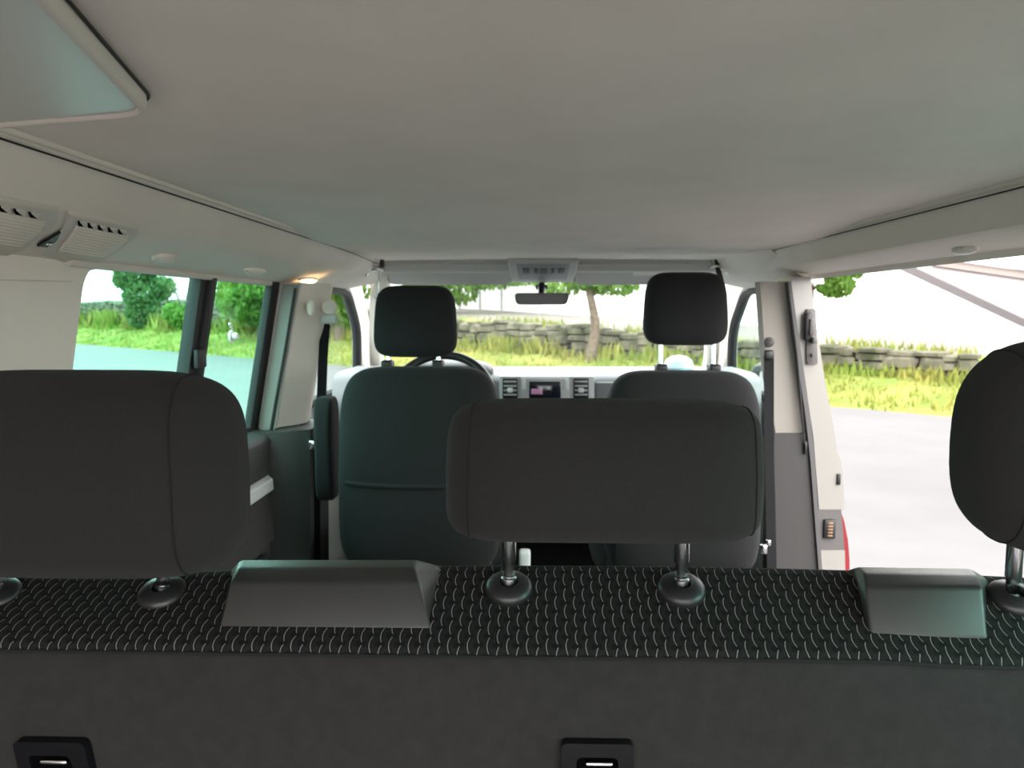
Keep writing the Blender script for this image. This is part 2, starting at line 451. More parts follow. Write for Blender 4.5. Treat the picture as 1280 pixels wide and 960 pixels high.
tube(bm, [pc + Vector((.004, -.03, .035)), pc + Vector((.006, -.014, .022))], .003, 6)
obj('window_latch', (bm, M_['lens']), w1)

# left B pillar ---------------------------------------------------
def pillar(sec, z0, z1, lean, zref, n=10, r=None):
    bm = B(); rings = []
    for j in range(n + 1):
        z = lerp(z0, z1, j / n); rings.append([Vector((x + lean * (z - zref), y, z)) for x, y in sec])
    return loft(bm, rings)
def ysec(pts): return [(at_y(px, 430, y).x, y) for px, y in pts]
sec = ysec([(408, 2.52), (405, 2.46), (395, 2.42), (372, 2.36), (368, 2.335)]) + [(-.858, 2.335), (-.858, 2.55), (-.75, 2.56)]
obj('trim_8', (pillar(sec, 1.385, 1.838, .2, 1.70), M_['beige']), label='beige left pillar trim beside the driver seat belt', cat='trim', kind='structure', angle=35)
sec2 = ysec([(345, 2.318), (366, 2.318), (366, 2.345), (345, 2.345)])
obj('trim_9', (pillar(sec2, 1.37, 1.832, .2, 1.70), mat('grey_strip', (.24, .22, .205), .6)), label='grey strip between left window and pillar trim', cat='trim', kind='structure')
bm = B(); tube(bm, [at_y(369, 360, 2.313), at_y(356, 440, 2.313), at_y(345, 500, 2.313), at_y(336, 552, 2.313)], .0045, 8)
obj('trim_10', (bm, M_['rubber']), label='thin dark cord running down the left pillar', cat='trim', kind='structure')
sec = ysec([(397, 2.52), (392, 2.40), (384, 2.33), (350, 2.29), (330, 2.27)]) + [(-.93, 2.27), (-.93, 2.55), (-.75, 2.56)]
obj('trim_11', (pillar(sec, .56, 1.382, .02, 1.3), M_['dark_trim']), label='charcoal lower pillar trim left of the driver seat', cat='trim', kind='structure', angle=35)
# armrest ledge with silver strip
t = thing('side_armrest', (-.83, 1.7, 1.1), 'charcoal side armrest ledge with silver strip below the left window', 'armrest')
xs = -.785 + CAM.x
bm = B(); hexa(bm, [(xs - .03, .5, 1.05), (xs - .01, .5, 1.05), (xs - .01, 2.27, 1.05), (xs - .03, 2.27, 1.05), (xs - .03, .5, 1.30), (xs - .018, .5, 1.30), (xs - .018, 2.27, 1.30), (xs - .03, 2.27, 1.30)], .004)
obj('ledge', (bm, M_['dark_trim']), t)
bm = B(); hexa(bm, [(xs - .012, .6, 1.75 - .54), (xs, .6, 1.75 - .54), (xs, 2.25, 1.75 - .54), (xs - .012, 2.25, 1.75 - .54), (xs - .02, .6, 1.75 - .492), (xs - .002, .6, 1.75 - .506), (xs - .002, 2.25, 1.75 - .506), (xs - .02, 2.25, 1.75 - .492)], .003)
obj('silver_strip', (bm, M_['silver']), t)
bm = B(); rbox(bm, (xs - .012, 1.9, .93), (.012, .62, .20), .01, 3)
tube(bm, smooth_pts([(xs, 1.55, 1.03), (xs, 2.1, 1.03), (xs, 2.2, .99), (xs, 2.21, .84)]), .006, 8)
obj('map_pocket', (bm, M_['black']), t)

tg = thing('door_4', (0, -.66, 2.0), 'raised tailgate overhead at the open rear of the van', 'tailgate', kind='structure')
bm = B(); hexa(bm, [(-.80, -.66, 2.01), (.80, -.66, 2.01), (.78, -1.6, 2.06), (-.78, -1.6, 2.06), (-.80, -.66, 2.07), (.80, -.66, 2.07), (.78, -1.6, 2.12), (-.78, -1.6, 2.12)], .02)
obj('tailgate_panel', (bm, M_['beige_dark']), tg)
# front part of both sides: front doors -----------------------------
fz = round_poly([(2.56, 1.40), (3.62, 1.40), (3.60, 1.50), (3.48, 1.67), (3.16, 1.838), (2.56, 1.838)], [.03, .05, .06, .2, .08, .03], 4)
for s, f, nm, wn, gl, lab in ((-1, fl, 'door_1', 'window_2', M_['side_glass'], 'left'), (1, fr, 'door_2', 'window_3', M_['side_glass'], 'right')):
    bm = B(); holed(bm, [(2.52, .5), (3.95, .5), (3.95, 1.33), (3.95, 1.60), (3.2, 1.97), (2.52, 1.97), (2.52, 1.33)], [fz], f, .012)
    d = obj(nm, (bm, M_['grey_trim']), label='grey %s front door beside the %s seat' % (lab, 'driver' if s < 0 else 'passenger'), cat='door', kind='structure', angle=20)
    bm = B(); prism(bm, round_poly([(2.6, .7), (3.7, .7), (3.7, 1.2), (2.6, 1.25)], .06), f, -.05, 0, .01)
    obj('door_card', (bm, M_['grey_trim']), d)
    wt = thing(wn, f(3.0, 1.4, 0), '%s front door window seen %s' % (lab, 'between pillar and driver headrest' if s < 0 else 'beside the passenger headrest'), 'window', kind='structure')
    bm = B(); rim(bm, fz, f, -.012, .022); obj('window_frame', (bm, M_['rubber']), wt)
    bm = B(); prism(bm, fz, f, .004, .008); obj('pane', (bm, gl), wt)

# A pillars
for s, nm, lab in ((-1, 'trim_12', 'left'), (1, 'trim_13', 'right')):
    bm = B()
    pts = smooth_pts([(s * .60, 3.07, 1.955), (s * .665, 3.11, 1.872), (s * .755, 3.45, 1.70), (s * .82, 3.72, 1.53), (s * .84, 3.86, 1.44), (s * .84, 3.9, 1.2)], 5)
    tube(bm, pts, [min(.046, .026 + .003 * k) - .010 * min(1, k / 14) for k in range(len(pts))], 14)
    obj(nm, (bm, M_['beige']), label='pale windscreen pillar trim on the %s' % lab, cat='trim', kind='structure')
# B to A link: corner trim above the front doors
for s, nm, lab in ((-1, 'trim_14', 'left'), (1, 'trim_15', 'right')):
    rings = []
    for j in range(9):
        y = 2.42 + .66 * j / 8; t = j / 8
        rings.append([(s * lerp(.77, .62, t), y, lerp(1.872, 1.915, t)), (s * lerp(.80, .69, t), y, lerp(1.85, 1.862, t)), (s * .83, y, 1.835),
                      (s * .86, y, 1.835), (s * .84, y, 2.0), (s * .62, y, 2.0)])
    bm = B(); loft(bm, rings)
    obj(nm, (bm, M_['beige']), label='beige corner trim above the %s front door' % lab, cat='trim', kind='structure', angle=30)

# windscreen, header ------------------------------------------------
wt = thing('window_4', (0, 3.9, 1.46), 'wide front windscreen above the dashboard', 'window', kind='structure')
bm = B(); hexa(bm, [(-.83, 3.93, 1.44), (.83, 3.93, 1.44), (.83, 3.936, 1.446), (-.83, 3.936, 1.446), (-.66, 3.07, 1.872), (.66, 3.07, 1.872), (.66, 3.076, 1.878), (-.66, 3.076, 1.878)])
obj('pane', (bm, M_['clear_glass']), wt)
bm = B(); rbox(bm, (0, 3.075, 1.878), (1.26, .04, .02), .006)
obj('window_frame', (bm, M_['rubber']), wt)
bm = B(); rbox(bm, (0, 3.04, 1.95), (1.34, .16, .10), .02, 3)
obj('trim_16', (bm, M_['grey_trim']), label='header trim behind the sun visors', cat='trim', kind='structure')
bm = B(); rbox(bm, (0, 3.92, .95), (1.7, .04, .95), .01)
obj('wall_front', (bm, M_['dark_trim']), label='bulkhead below the windscreen', cat='wall', kind='structure')

# right side ---------------------------------------------------------
hole_r = round_poly([(.1, 1.40), (1.05, 1.40), (1.05, 1.82), (.1, 1.82)], .05, 6)
bm = B(); holed(bm, [(-.62, .5), (1.22, .5), (1.22, 1.33), (1.22, 1.83), (1.22, 2.0), (-.62, 2.0), (-.62, 1.83), (-.62, 1.33)], [hole_r], fr, .06)
obj('wall_right', (bm, M_['beige']), label='beige right rear side wall behind the open side door', cat='wall', kind='structure', angle=20)
wt = thing('window_5', fr(.6, 1.4, 0), 'right rear side window beside the bench', 'window', kind='structure')
bm = B(); prism(bm, hole_r, fr, .012, .016); obj('pane', (bm, M_['green_glass']), wt)
bm = B(); rim(bm, hole_r, fr, .004, .012); obj('window_frame', (bm, M_['rubber']), wt)
# B pillar on the right: beige trim, seal, painted shut face
YB = 2.36
def strip(p0, p1, y0, y1, z0, z1, n=8):
    """Upright strip between two px edges given as [(px, py) ...] from top to bottom, measured at depth y0."""
    bm = B(); rings = []
    for j in range(n + 1):
        t = j / n; py = lerp(z0, z1, t)
        def ed(e):
            for (a, b), (c, d) in zip(e, e[1:]):
                if py <= d or (c, d) == e[-1]: return lerp(a, c, (py - b) / (d - b))
        A, Z = at_y(ed(p0), py, y0), at_y(ed(p1), py, y0)
        rings.append([A, Z, Z + Vector((0, y1 - y0, 0)), A + Vector((0, y1 - y0, 0))])
    return loft(bm, rings)
obj('trim_17', [(strip([(950, 352), (957, 450), (970, 545)], [(984, 352), (996, 450), (1011, 545)], 2.36, 2.415, 352, 545), M_['pillar'])], label='beige right pillar trim beside the passenger seat belt', cat='trim', kind='structure')
obj('trim_18', [(strip([(968, 542), (966, 720)], [(1011, 542), (1026, 760)], 2.345, 2.45, 542, 800), M_['dark_trim'])], label='charcoal lower pillar trim right of the passenger seat', cat='trim', kind='structure')
bm = strip([(984, 352), (994, 430), (1011, 548), (1027, 760)], [(989, 352), (1000, 430), (1017, 548), (1031, 760)], 2.335, 2.4, 352, 800)
obj('trim_19', (bm, M_['seal']), label='dark rubber door seal along the right pillar', cat='trim', kind='structure')
jb = thing('door_3', at_y(1025, 700, 2.4), 'cream painted door pillar at the open side doorway with red body edge', 'door frame', kind='structure')
edge_o = [(1013, 346), (1021, 410), (1032, 480), (1044, 545), (1047, 567), (1053, 580), (1056, 637)]
obj('shut_face', (strip([(988, 346), (1003, 450), (1017, 548), (1024, 637)], edge_o, 2.37, 2.50, 346, 637, 24), M_['white_paint']), jb)
obj('lower_plate', (strip([(1022, 630), (1026, 692)], [(1051, 630), (1056, 692)], 2.372, 2.50, 630, 692), M_['plate']), jb)
obj('lower_shut_face', (strip([(1026, 688), (1034, 860)], [(1056, 688), (1060, 860)], 2.37, 2.50, 688, 860), M_['white_paint']), jb)
bm = B(); rings = []
for px, py in [(1049, 634), (1055, 650), (1060, 675), (1062, 700), (1062, 740), (1061, 860)]:
    p = at_y(px, py, 2.375); w = .026
    rings.append([p + Vector((-w, 0, 0)), p, p + Vector((.004, .03, 0)), p + Vector((.004, .9, 0)), p + Vector((-.012, .9, 0)), p + Vector((-.012, .03, 0))])
loft(bm, rings)
obj('red_edge', (bm, M_['red_paint']), jb, label='red painted lower body edge')
bm = B(); prism(bm, [tuple(p) for p in round_poly([(-.012, -.085), (.02, -.085), (.008, .085), (-.02, .085)], .006)], lambda u, v, w: at_y(1013.5, 421, 2.37) + Vector((u, w, v)), -.012, .01, .002)
q = at_y(1013, 421, 2.36)
rbox(bm, q + Vector((-.004, -.012, .03)), (.016, .03, .05), .004); rbox(bm, q + Vector((.004, -.016, -.01)), (.014, .03, .02), .004)
lathe(bm, [(0, .01), (.006, .01), (.006, 0)], q + Vector((.008, -.006, -.055)), (0, -1, 0), 12)
obj('striker_plate', (bm, M_['plate']), jb)
bm = B(); q = at_y(1009, 408, 2.36); rbox(bm, q + Vector((0, -.008, 0)), (.022, .02, .085), .005)
obj('striker', (bm, M_['black']), jb)
bm = B(); q = at_y(1036.5, 661, 2.37); rbox(bm, q, (.037, .016, .062), .004); cp = B()
for k in range(5): rbox(cp, q + Vector((0, -.008, .02 - .01 * k)), (.016, .006, .005), .001)
obj('contact_block', [(bm, M_['black']), (cp, M_['copper'])], jb)
bm = B(); rbox(bm, at_y(1048, 599, 2.37), (.012, .012, .036), .003)
obj('shut_face_plug', (bm, M_['black']), jb)
bm = B(); rbox(bm, at_y(1007, 560, 2.337), (.008, .008, .04), .002); tube(bm, [at_y(985, 352, 2.33), at_y(996, 440, 2.33), at_y(1006, 555, 2.335)], .003, 6)
obj('seal_slot', (bm, M_['black']), jb)
# step and sill under the opening
bm = B(); rbox(bm, (.90, 1.8, .50), (.12, 1.1, .08), .01)
obj('trim_20', (bm, M_['dark_trim']), label='door sill step of the open side doorway', cat='trim', kind='structure')

# ================================================================== REAR BENCH
bench = thing('rear_bench', (0, .75, .57), 'charcoal rear bench with three headrests filling the foreground', 'bench')
XB = .80
def crest(x):       # gentle fall of the top towards the ends
    return .003 - .016 * min(1, abs((x - .05) / .55)) ** 2.2
def seam_z(x): return -.004 * sstep((x - .25) / .12)
def zq(y, z): return at_y(VPX, VPY - z / y * F, y).z - 1.75
TOP = [(.6755, 820), (.6775, 813), (.683, 805), (.70, 786), (.72, 764), (.74, 743), (.755, 728), (.767, 717), (.776, 711), (.786, 710), (.797, 716), (.805, 730), (.812, 760), (.818, 800)]
def zq(y, z): return at_y(VPX, VPY - z / y * F, y).z - 1.75
TOP = [(y, at_y(VPX, py, y).z - 1.75) for y, py in TOP]
ARC = [0]
for (a, b), (c, d) in zip(TOP, TOP[1:]): ARC.append(ARC[-1] + math.hypot(c - a, d - b))
bm = B(); uvl = bm.loops.layers.uv.new('UVMap'); NX = 80; g = []
for i in range(NX + 1):
    x = -XB + 2 * XB * i / NX
    g.append([bm.verts.new((x, y, 1.75 + z + crest(x) * sstep((y - .68) / .09) + seam_z(x) * (1 - sstep((y - .68) / .07)))) for y, z in TOP])
for i in range(NX):
    for j in range(len(TOP) - 1):
        f = bm.faces.new((g[i][j], g[i + 1][j], g[i + 1][j + 1], g[i][j + 1]))
        for l, (a, b) in zip(f.loops, ((i, j), (i + 1, j), (i + 1, j + 1), (i, j + 1))): l[uvl].uv = (-XB + 2 * XB * a / NX + 2, ARC[b] + 1)
obj('top_cover', (bm, M_['weave']), bench, 80)
# piped seam
bm = B(); tube(bm, [(-XB + 2 * XB * i / 60, .6745, 1.75 + TOP[0][1] - .001 + seam_z(-XB + 2 * XB * i / 60)) for i in range(61)], .0016, 8)
obj('seam_piping', (bm, M_['seam']), bench)
# rear panel
z0_ = TOP[0][1]
prof = [(.676, z0_ - .002), (.6715, z0_ - .008), (.6685, z0_ - .022), (.667, z0_ - .06), (.670, -.6), (.677, -1.08), (.72, -1.10), (.80, -1.10), (.814, -.9), (.814, -.38), (.80, -.33), (.69, z0_ - .004)]
bm = B(); n = 40; rings = []
for i in range(n + 1):
    x = -XB + 2 * XB * i / n
    rings.append([Vector((x, y, 1.75 + z + (seam_z(x) if z > -.33 else 0))) for y, z in prof])
loft(bm, rings)
obj('back_panel', (bm, M_['panel']), bench, 60)
bm = B(); cushion(bm, (0, 1.09, .98), .78, .27, .09, 6, 4)
obj('seat_cushion', (bm, M_['cloth']), bench)
for sx in (-.55, .55):
    bm = B(); rbox(bm, (sx, .95, .73), (.06, .5, .34), .01); obj('bench_frame', (bm, M_['black']), bench)

HZ = 1.75
def headrest(cx, cy, zt, zb, a, b, posts, zpost, n, m, seams, lean=.0):
    cz = (zt - zb) / 2; zc = (zt + zb) / 2
    def warp(p): return Vector((p.x * (1 - .025 * max(0, p.z / cz)), p.y + p.z * lean, p.z))
    bm = B(); cushion(bm, (cx, cy, zc), a, b, cz, n, m, warp=warp)
    sm = B()
    for s in seams: cushion_seam(sm, (cx, cy, zc), a, b, cz, s * a, n, m, .0013, warp)
    h = obj('headrest', [(bm, M_['cloth']), (sm, M_['seam'])], bench, 70)
    for px in posts:
        p = B(); lathe(p, [(.0062, 0), (.0062, .03), (.0075, .032), (.0075, zb - zpost + .03)], (px, cy + .003, zpost), n=20)
        obj('post', (p, M_['chrome']), h)
        p = B(); lathe(p, [(.0085, 0), (.0085, .010), (.0072, .0115), (.0062, .0115)], (px, cy + .003, zpost + .004), n=20)
        obj('post_ferrule', (p, M_['steel']), h)
def guide(px, y, z):
    p = B(); lathe(p, [(.0235, -.006), (.024, .0005), (.0232, .004), (.020, .0075), (.013, .010), (.010, .011), (.009, .010), (.009, .004)], (px, y, z), (0, -.36, .93), n=36)
    obj('headrest_guide', (p, M_['black']), bench)
# measured: centre, left and right headrests
YP = .744
def surf_z(x, y):
    for (a, b), (c, d) in zip(TOP, TOP[1:]):
        if a <= y <= c: z = lerp(b, d, (y - a) / (c - a)); break
    return 1.75 + z + crest(x) * sstep((y - .68) / .09) + seam_z(x) * (1 - sstep((y - .68) / .07))
X_ = lambda px, py: at_y(px, py, YP).x
Z_ = lambda py: at_y(VPX, py, YP).z
hc = (X_(558, 590) + X_(951, 590)) / 2
for cx, a, b, t_, b_, n, m, sm_, sp_ in (
    (hc, (X_(951, 590) - X_(558, 590)) / 2, .060, 499, 671, 6.5, 2.8, (-.84, .91), (X_(636, 735), X_(852, 735))),
    (hc - .525, X_(307, 600) - (hc - .525), .066, 464, 721, 4.6, 2.6, (-.72, .70), (X_(202, 730) - .174, X_(202, 730))),
    (X_(1268, 735) + .088, X_(1268, 735) + .088 - X_(1197, 565), .064, 418, 687, 3.2, 2.6, (-.74, .74), (X_(1268, 735), X_(1268, 735) + .176))):
    zs = min(surf_z(x, YP) for x in sp_)
    headrest(cx, YP, Z_(t_), Z_(b_), a, b, sp_, zs - .003, n, m, sm_, .02)
    for x in sp_: guide(x, YP + .001, surf_z(x, YP))

# belt covers
def belt_cover(left, right, joints, label):
    def poly(e):
        (a, b, c, d, f) = e
        A = at_y(*a, .698); Bq = at_y(*b, .720); Cq = at_y(*c, .742); D = at_y(*d, .775)
        E = at_y(*f, .785); A2 = A + Vector((0, .004, -.014))
        return [A2, A, Bq, Cq, D, E]
    L, Rr = poly(left), poly(right)
    bm = B(); loft(bm, [L, Rr])
    bmesh.ops.bevel(bm, geom=[e for e in bm.edges if e.calc_length() > .012], offset=.004, segments=3, affect='EDGES', profile=.5, clamp_overlap=True)
    jm = B()
    for t in joints:
        tube(jm, [L[1].lerp(Rr[1], t) + Vector((0, .0045, .004)), L[2].lerp(Rr[2], t) + Vector((0, .0012, -.004))], .0010, 6)
    return obj('belt_cover', [(bm, M_['cover']), (jm, M_['seam'])], bench, 50, label=label)
belt_cover(((272, 787), (287, 727), (297, 709), (302, 699), (284, 716)), ((541, 788), (525, 727), (520, 709), (519, 699), (567, 709)), (.95,), 'satin black plastic cover, the long one')
belt_cover(((1088, 796), (1080, 734), (1078, 716), (1072, 708), (1033, 720)), ((1236, 799), (1229, 734), (1223, 718), (1211, 710), (1246, 727)), (.14,), 'satin black plastic cover, the short one')
# release handles in the back panel
def release(x0, x1, ztop, skew):
    cx = (x0 + x1) / 2; w = (x1 - x0); y = .667; h = .075
    outer = round_poly([(-w / 2 + skew, -h), (w / 2 + skew, -h), (w / 2, 0), (-w / 2, 0)], .006)
    inner = round_poly([(-w / 2 + .014 + skew, -h + .012), (w / 2 - .014 + skew, -h + .012), (w / 2 - .014, -.013), (-w / 2 + .014, -.013)], .006)
    bm = B(); holed(bm, outer, [inner], lambda u, v, d: Vector((cx + u, y + .004 - d, ztop + v)), .014)
    h_ = obj('release_handle', (bm, M_['gloss']), bench)
    bm = B(); prism(bm, inner, lambda u, v, d: Vector((cx + u, y + d, ztop + v)), -.0005, .004)  # flat black plate on the panel, painted as the shade of a deep hollow
    obj('painted_recess', (bm, M_['recess_shade']), h_)
    bm = B(); rbox(bm, Vector((cx + .002, y - .004, ztop - .0215)), (w * .40, .008, .005), .003, 3)
    obj('lever', (bm, M_['chrome']), h_, label='shiny metal lever')
release(at_y(24, 922, .667).x, at_y(112, 922, .667).x, at_y(60, 920.5, .667).z, .012)
release(at_y(701, 922, .667).x, at_y(791, 922, .667).x, at_y(745, 922.5, .667).z, 0)

# ================================================================== FRONT SEATS
def front_seat(name, label, x0, x1, ztop, hx0, hx1, hzt, hzb, postx, arm):
    cx = (x0 + x1) / 2; a = (x1 - x0) / 2; cz = .305; yc = 2.235; b = .085; n, m = 6.0, 3.6; zc = ztop - cz
    root = thing(name, (cx, 2.45, .57), label, 'car seat')
    def warp(p): return Vector((p.x * (1 - .06 * max(0, p.z / cz) ** 2), p.y + p.z * .06, p.z))
    bm = B(); cushion(bm, (cx, yc, zc), a, b, cz, n, m, warp=warp)
    sm = B()
    back = obj('backrest', [(bm, M_['cloth_front'])], root, 70)
    # pocket hugging the back
    def surf(x, z, off):
        k = (abs(x / a) ** n + abs(z / cz) ** n) ** (m / n)
        y = -b * max(0, 1 - k) ** (1 / m) - off
        return Vector((cx, yc, zc)) + warp(Vector((x, y, z)))
    bm = B(); NXp, NZ = 24, 14; G = []; zt = -.025
    for i in range(NXp + 1):
        x = (-.86 + 1.72 * i / NXp) * a
        G.append([surf(x, lerp(-.27, zt - .01 * (1 - (x / a) ** 2), j / NZ), .004 + .010 * math.sin(PI * min(1, .25 + j / NZ * .75)) * (1 - (x / a) ** 4)) for j in range(NZ + 1)])
    V1 = [[bm.verts.new(p) for p in r] for r in G]; V2 = [[bm.verts.new(p + Vector((0, .008, 0))) for p in r] for r in G]
    for i in range(NXp):
        for j in range(NZ):
            bm.faces.new((V1[i][j], V1[i + 1][j], V1[i + 1][j + 1], V1[i][j + 1])); bm.faces.new((V2[i][j], V2[i][j + 1], V2[i + 1][j + 1], V2[i + 1][j]))
        bm.faces.new((V1[i][NZ], V1[i + 1][NZ], V2[i + 1][NZ], V2[i][NZ])); bm.faces.new((V1[i][0], V2[i][0], V2[i + 1][0], V1[i + 1][0]))
    for j in range(NZ):
        bm.faces.new((V1[0][j], V1[0][j + 1], V2[0][j + 1], V2[0][j])); bm.faces.new((V1[NXp][j], V2[NXp][j], V2[NXp][j + 1], V1[NXp][j + 1]))
    tube(bm, [r[NZ] + Vector((0, -.003, 0)) for r in G], .0065, 8)
    obj('back_pocket', (bm, M_['cloth_front']), root)
    # headrest
    hx = (hx0 + hx1) / 2; ha = (hx1 - hx0) / 2; hc_ = (hzt - hzb) / 2; hz = (hzt + hzb) / 2
    def hw(p): return Vector((p.x * (1 - .10 * (p.z / hc_ * .5 + .5) ** 2), p.y + p.z * .05, p.z))
    bm = B(); cushion(bm, (hx, 2.335, hz), ha, .055, hc_, 5.0, 3.0, warp=hw)
    h = obj('headrest', (bm, M_['cloth_front']), root, 70)
    for px in postx:
        p = B(); tube(p, [(px, 2.32, ztop - .03), (px, 2.325, hzb + .03)], .0075, 12); obj('post', (p, M_['chrome']), h)
        p = B(); rbox(p, (px, 2.315, ztop + .002), (.034, .05, .026), .006, 3); obj('post_guide', (p, M_['black']), h)
    bm = B(); cushion(bm, (cx, 2.50, 1.00), .25, .27, .085, 5, 4); obj('seat_cushion', (bm, M_['cloth_front']), root)
    bm = B(); rbox(bm, (cx, 2.46, .74), (.40, .44, .35), .02, 2); obj('seat_base', (bm, M_['black']), root)
    bm = B(); rbox(bm, (cx, 2.27, .99), (.42, .05, .10), .02, 3); obj('hinge_cover', (bm, M_['black']), root)
    if arm:
        bm = B(); ax = arm
        cushion(bm, (ax, 2.30, 1.75 - .42), .030, .06, .16, 7, 4); rbox(bm, (ax, 2.30, 1.75 - .53), (.055, .085, .07), .02, 3)
        obj('armrest', (bm, M_['cloth_front']), root)
    return root
g = lambda px, py, y: at_y(px, py, y)
front_seat('driver_seat', 'driver seat, dark cloth, seen from behind with the steering wheel beyond', g(419, 600, 2.17).x, g(626, 600, 2.17).x, g(520, 458, 2.25).z,
           g(465, 400, 2.31).x, g(571, 400, 2.31).x, g(520, 356.5, 2.335).z, g(520, 447, 2.31).z, (g(485, 450, 2.32).x, g(548, 450, 2.32).x), g(409, 560, 2.3).x)
front_seat('passenger_seat', 'front passenger seat, dark cloth with raised headrest, next to the open side door', g(756, 600, 2.17).x, g(957, 600, 2.17).x, g(860, 463, 2.25).z,
           g(805, 400, 2.31).x, g(912, 400, 2.31).x, g(860, 340, 2.335).z, g(860, 432, 2.31).z, (g(826, 450, 2.32).x, g(892, 450, 2.32).x), None)
bm = B(); q = at_y(656, 698, 2.25); rbox(bm, q + Vector((0, 0, -.09)), (.035, .05, .23), .008, 3)
obj('belt_buckle_stalk', (bm, M_['silver']), label='pale grey buckle stalk between the two front seats', cat='seat belt')

# ================================================================== DASHBOARD
dash = thing('dashboard', (0, 3.2, 1.0), 'grey dashboard with central screen under the windscreen', 'dashboard')
zt_ = at_y(690, 466, 3.12).z
prof = [(3.90, zt_ - .04), (3.5, zt_ + .0), (3.20, zt_), (3.12, zt_ - .002), (3.07, zt_ - .012), (3.04, zt_ - .035), (3.02, zt_ - .16), (3.02, zt_ - .30), (3.10, zt_ - .45), (3.3, zt_ - .6), (3.90, zt_ - .6)]
bm = B(); rings = []
for i in range(25):
    x = -.86 + 1.72 * i / 24; rings.append([(x, y - .0 - .03 * (1 - (x / .86) ** 2), z) for y, z in prof])
loft(bm, rings); obj('dash_body', (bm, M_['dash_top']), dash, 50)
# raised binnacle behind the wheel
bm = B(); cushion(bm, (-.40, 3.12, zt_ + .0), .19, .12, .055, 3, 2.5); obj('instrument_hood', (bm, M_['black']), dash)
YD = 2.985
def dbox(px0, py0, px1, py1, y, d, r, m, name, par, extra=None):
    a, b = at_y(px0, py0, y), at_y(px1, py1, y); bm = B()
    rbox(bm, ((a.x + b.x) / 2, y + d / 2, (a.z + b.z) / 2), (b.x - a.x, d, a.z - b.z), r, 2)
    return obj(name, (bm, m), par)
face = dbox(624, 470, 742, 560, YD, .05, .006, M_['dash_face'], 'centre_fascia', dash)
for x0, x1 in ((628, 647), (717, 736)):
    v = dbox(x0, 473, x1, 499, YD - .006, .03, .004, M_['black'], 'air_vent', dash)
    for k in range(4):
        dbox(x0 + 1.5, 476 + 5.5 * k, x1 - 1.5, 478 + 5.5 * k, YD - .010, .02, .001, M_['dash_face'], 'vent_slat', v)
    dbox(x0 + 6, 485, x1 - 6, 491, YD - .02, .02, .004, M_['silver'], 'vent_knob', v)
scr = dbox(651, 472, 711, 512, YD - .008, .03, .005, M_['dash_face'], 'radio_unit', dash)
dbox(661.5, 477, 701, 505, YD - .011, .01, .003, M_['screen'], 'radio_screen', scr)
dbox(664, 486, 678, 493, YD - .0125, .004, .001, M_['screen_glow'], 'screen_readout', scr)
for x0, x1 in ((652, 657), (706, 711)): dbox(x0, 474, x1, 487, YD - .012, .01, .002, M_['silver'], 'radio_button_strip', scr)
# side air vent far left and glovebox lid
dbox(745, 478, 800, 530, 3.0, .03, .006, M_['dash_top'], 'glovebox_lid', dash)
# pale blue item on the dash
bm = B(); q = at_y(848, 472, 3.3); lathe(bm, [(0, .05), (.03, .046), (.055, .03), (.065, 0), (.06, -.01)], (q.x, q.y, zt_ + .013), n=28)
obj('round_shape', (bm, M_['blue']), label='pale blue rounded shape on the dashboard behind the passenger seat', cat='case')

# steering wheel
st = thing('steering_wheel', at_y(549, 500, 2.78), 'steering wheel arc showing right of the driver headrest', 'steering wheel')
cw = at_y(552, 499, 2.78); ax = Vector((0, -math.cos(math.radians(33)), math.sin(math.radians(33)))); q = Vector((0, 0, 1)).rotation_difference(ax)
bm = B(); tube(bm, [cw + q @ Vector((.187 * math.cos(2 * PI * k / 64), .187 * math.sin(2 * PI * k / 64), 0)) for k in range(64)], .0165, 14, closed=True)
obj('rim', (bm, M_['black']), st)
bm = B(); lathe(bm, [(0, .03), (.05, .028), (.075, .015), (.08, -.01), (.04, -.05), (.03, -.12)], cw - ax * .02, ax, 32); obj('hub', (bm, M_['black']), st)
for an in (0, PI, -PI / 2):
    d = q @ Vector((math.cos(an), math.sin(an), 0)) if True else None
    bm = B(); tube(bm, [cw - ax * .02 + d * .05, cw - ax * .012 + d * .12, cw + d * .185], [.022, .016, .012], 10); obj('spoke', (bm, M_['silver']), st)

# mirror + overhead console + visors ---------------------------------
mr = thing('rear_view_mirror', at_y(677, 366, 2.98), 'black rear view mirror hanging from the windscreen', 'mirror')
bm = B(); c = at_y(677, 374, 2.98)
outl = round_poly([(-.098, -.021), (.098, -.021), (.109, .024), (-.107, .024)], .016, 5)
prism(bm, outl, lambda u, v, w: c + Vector((u, w, v)), -.012, .02, .006, 3)
obj('mirror_housing', (bm, M_['mirror_back']), mr)
bm = B(); prism(bm, [(u * .93, v * .82) for u, v in outl], lambda u, v, w: c + Vector((u, w, v)), -.0135, -.011)
obj('mirror_glass', (bm, mat('dim_mirror', (.018, .02, .022), .3)), mr)
bm = B(); p = at_y(677, 357, 3.07); tube(bm, [c + Vector((0, .02, .01)), Vector((c.x, 3.02, c.z + .03)), Vector((p.x, 3.075, p.z - .002))], [.012, .014, .018], 12)
rbox(bm, Vector((p.x, 3.07, p.z - .006)), (.05, .03, .02), .006)
obj('mirror_stem', (bm, M_['black']), mr)

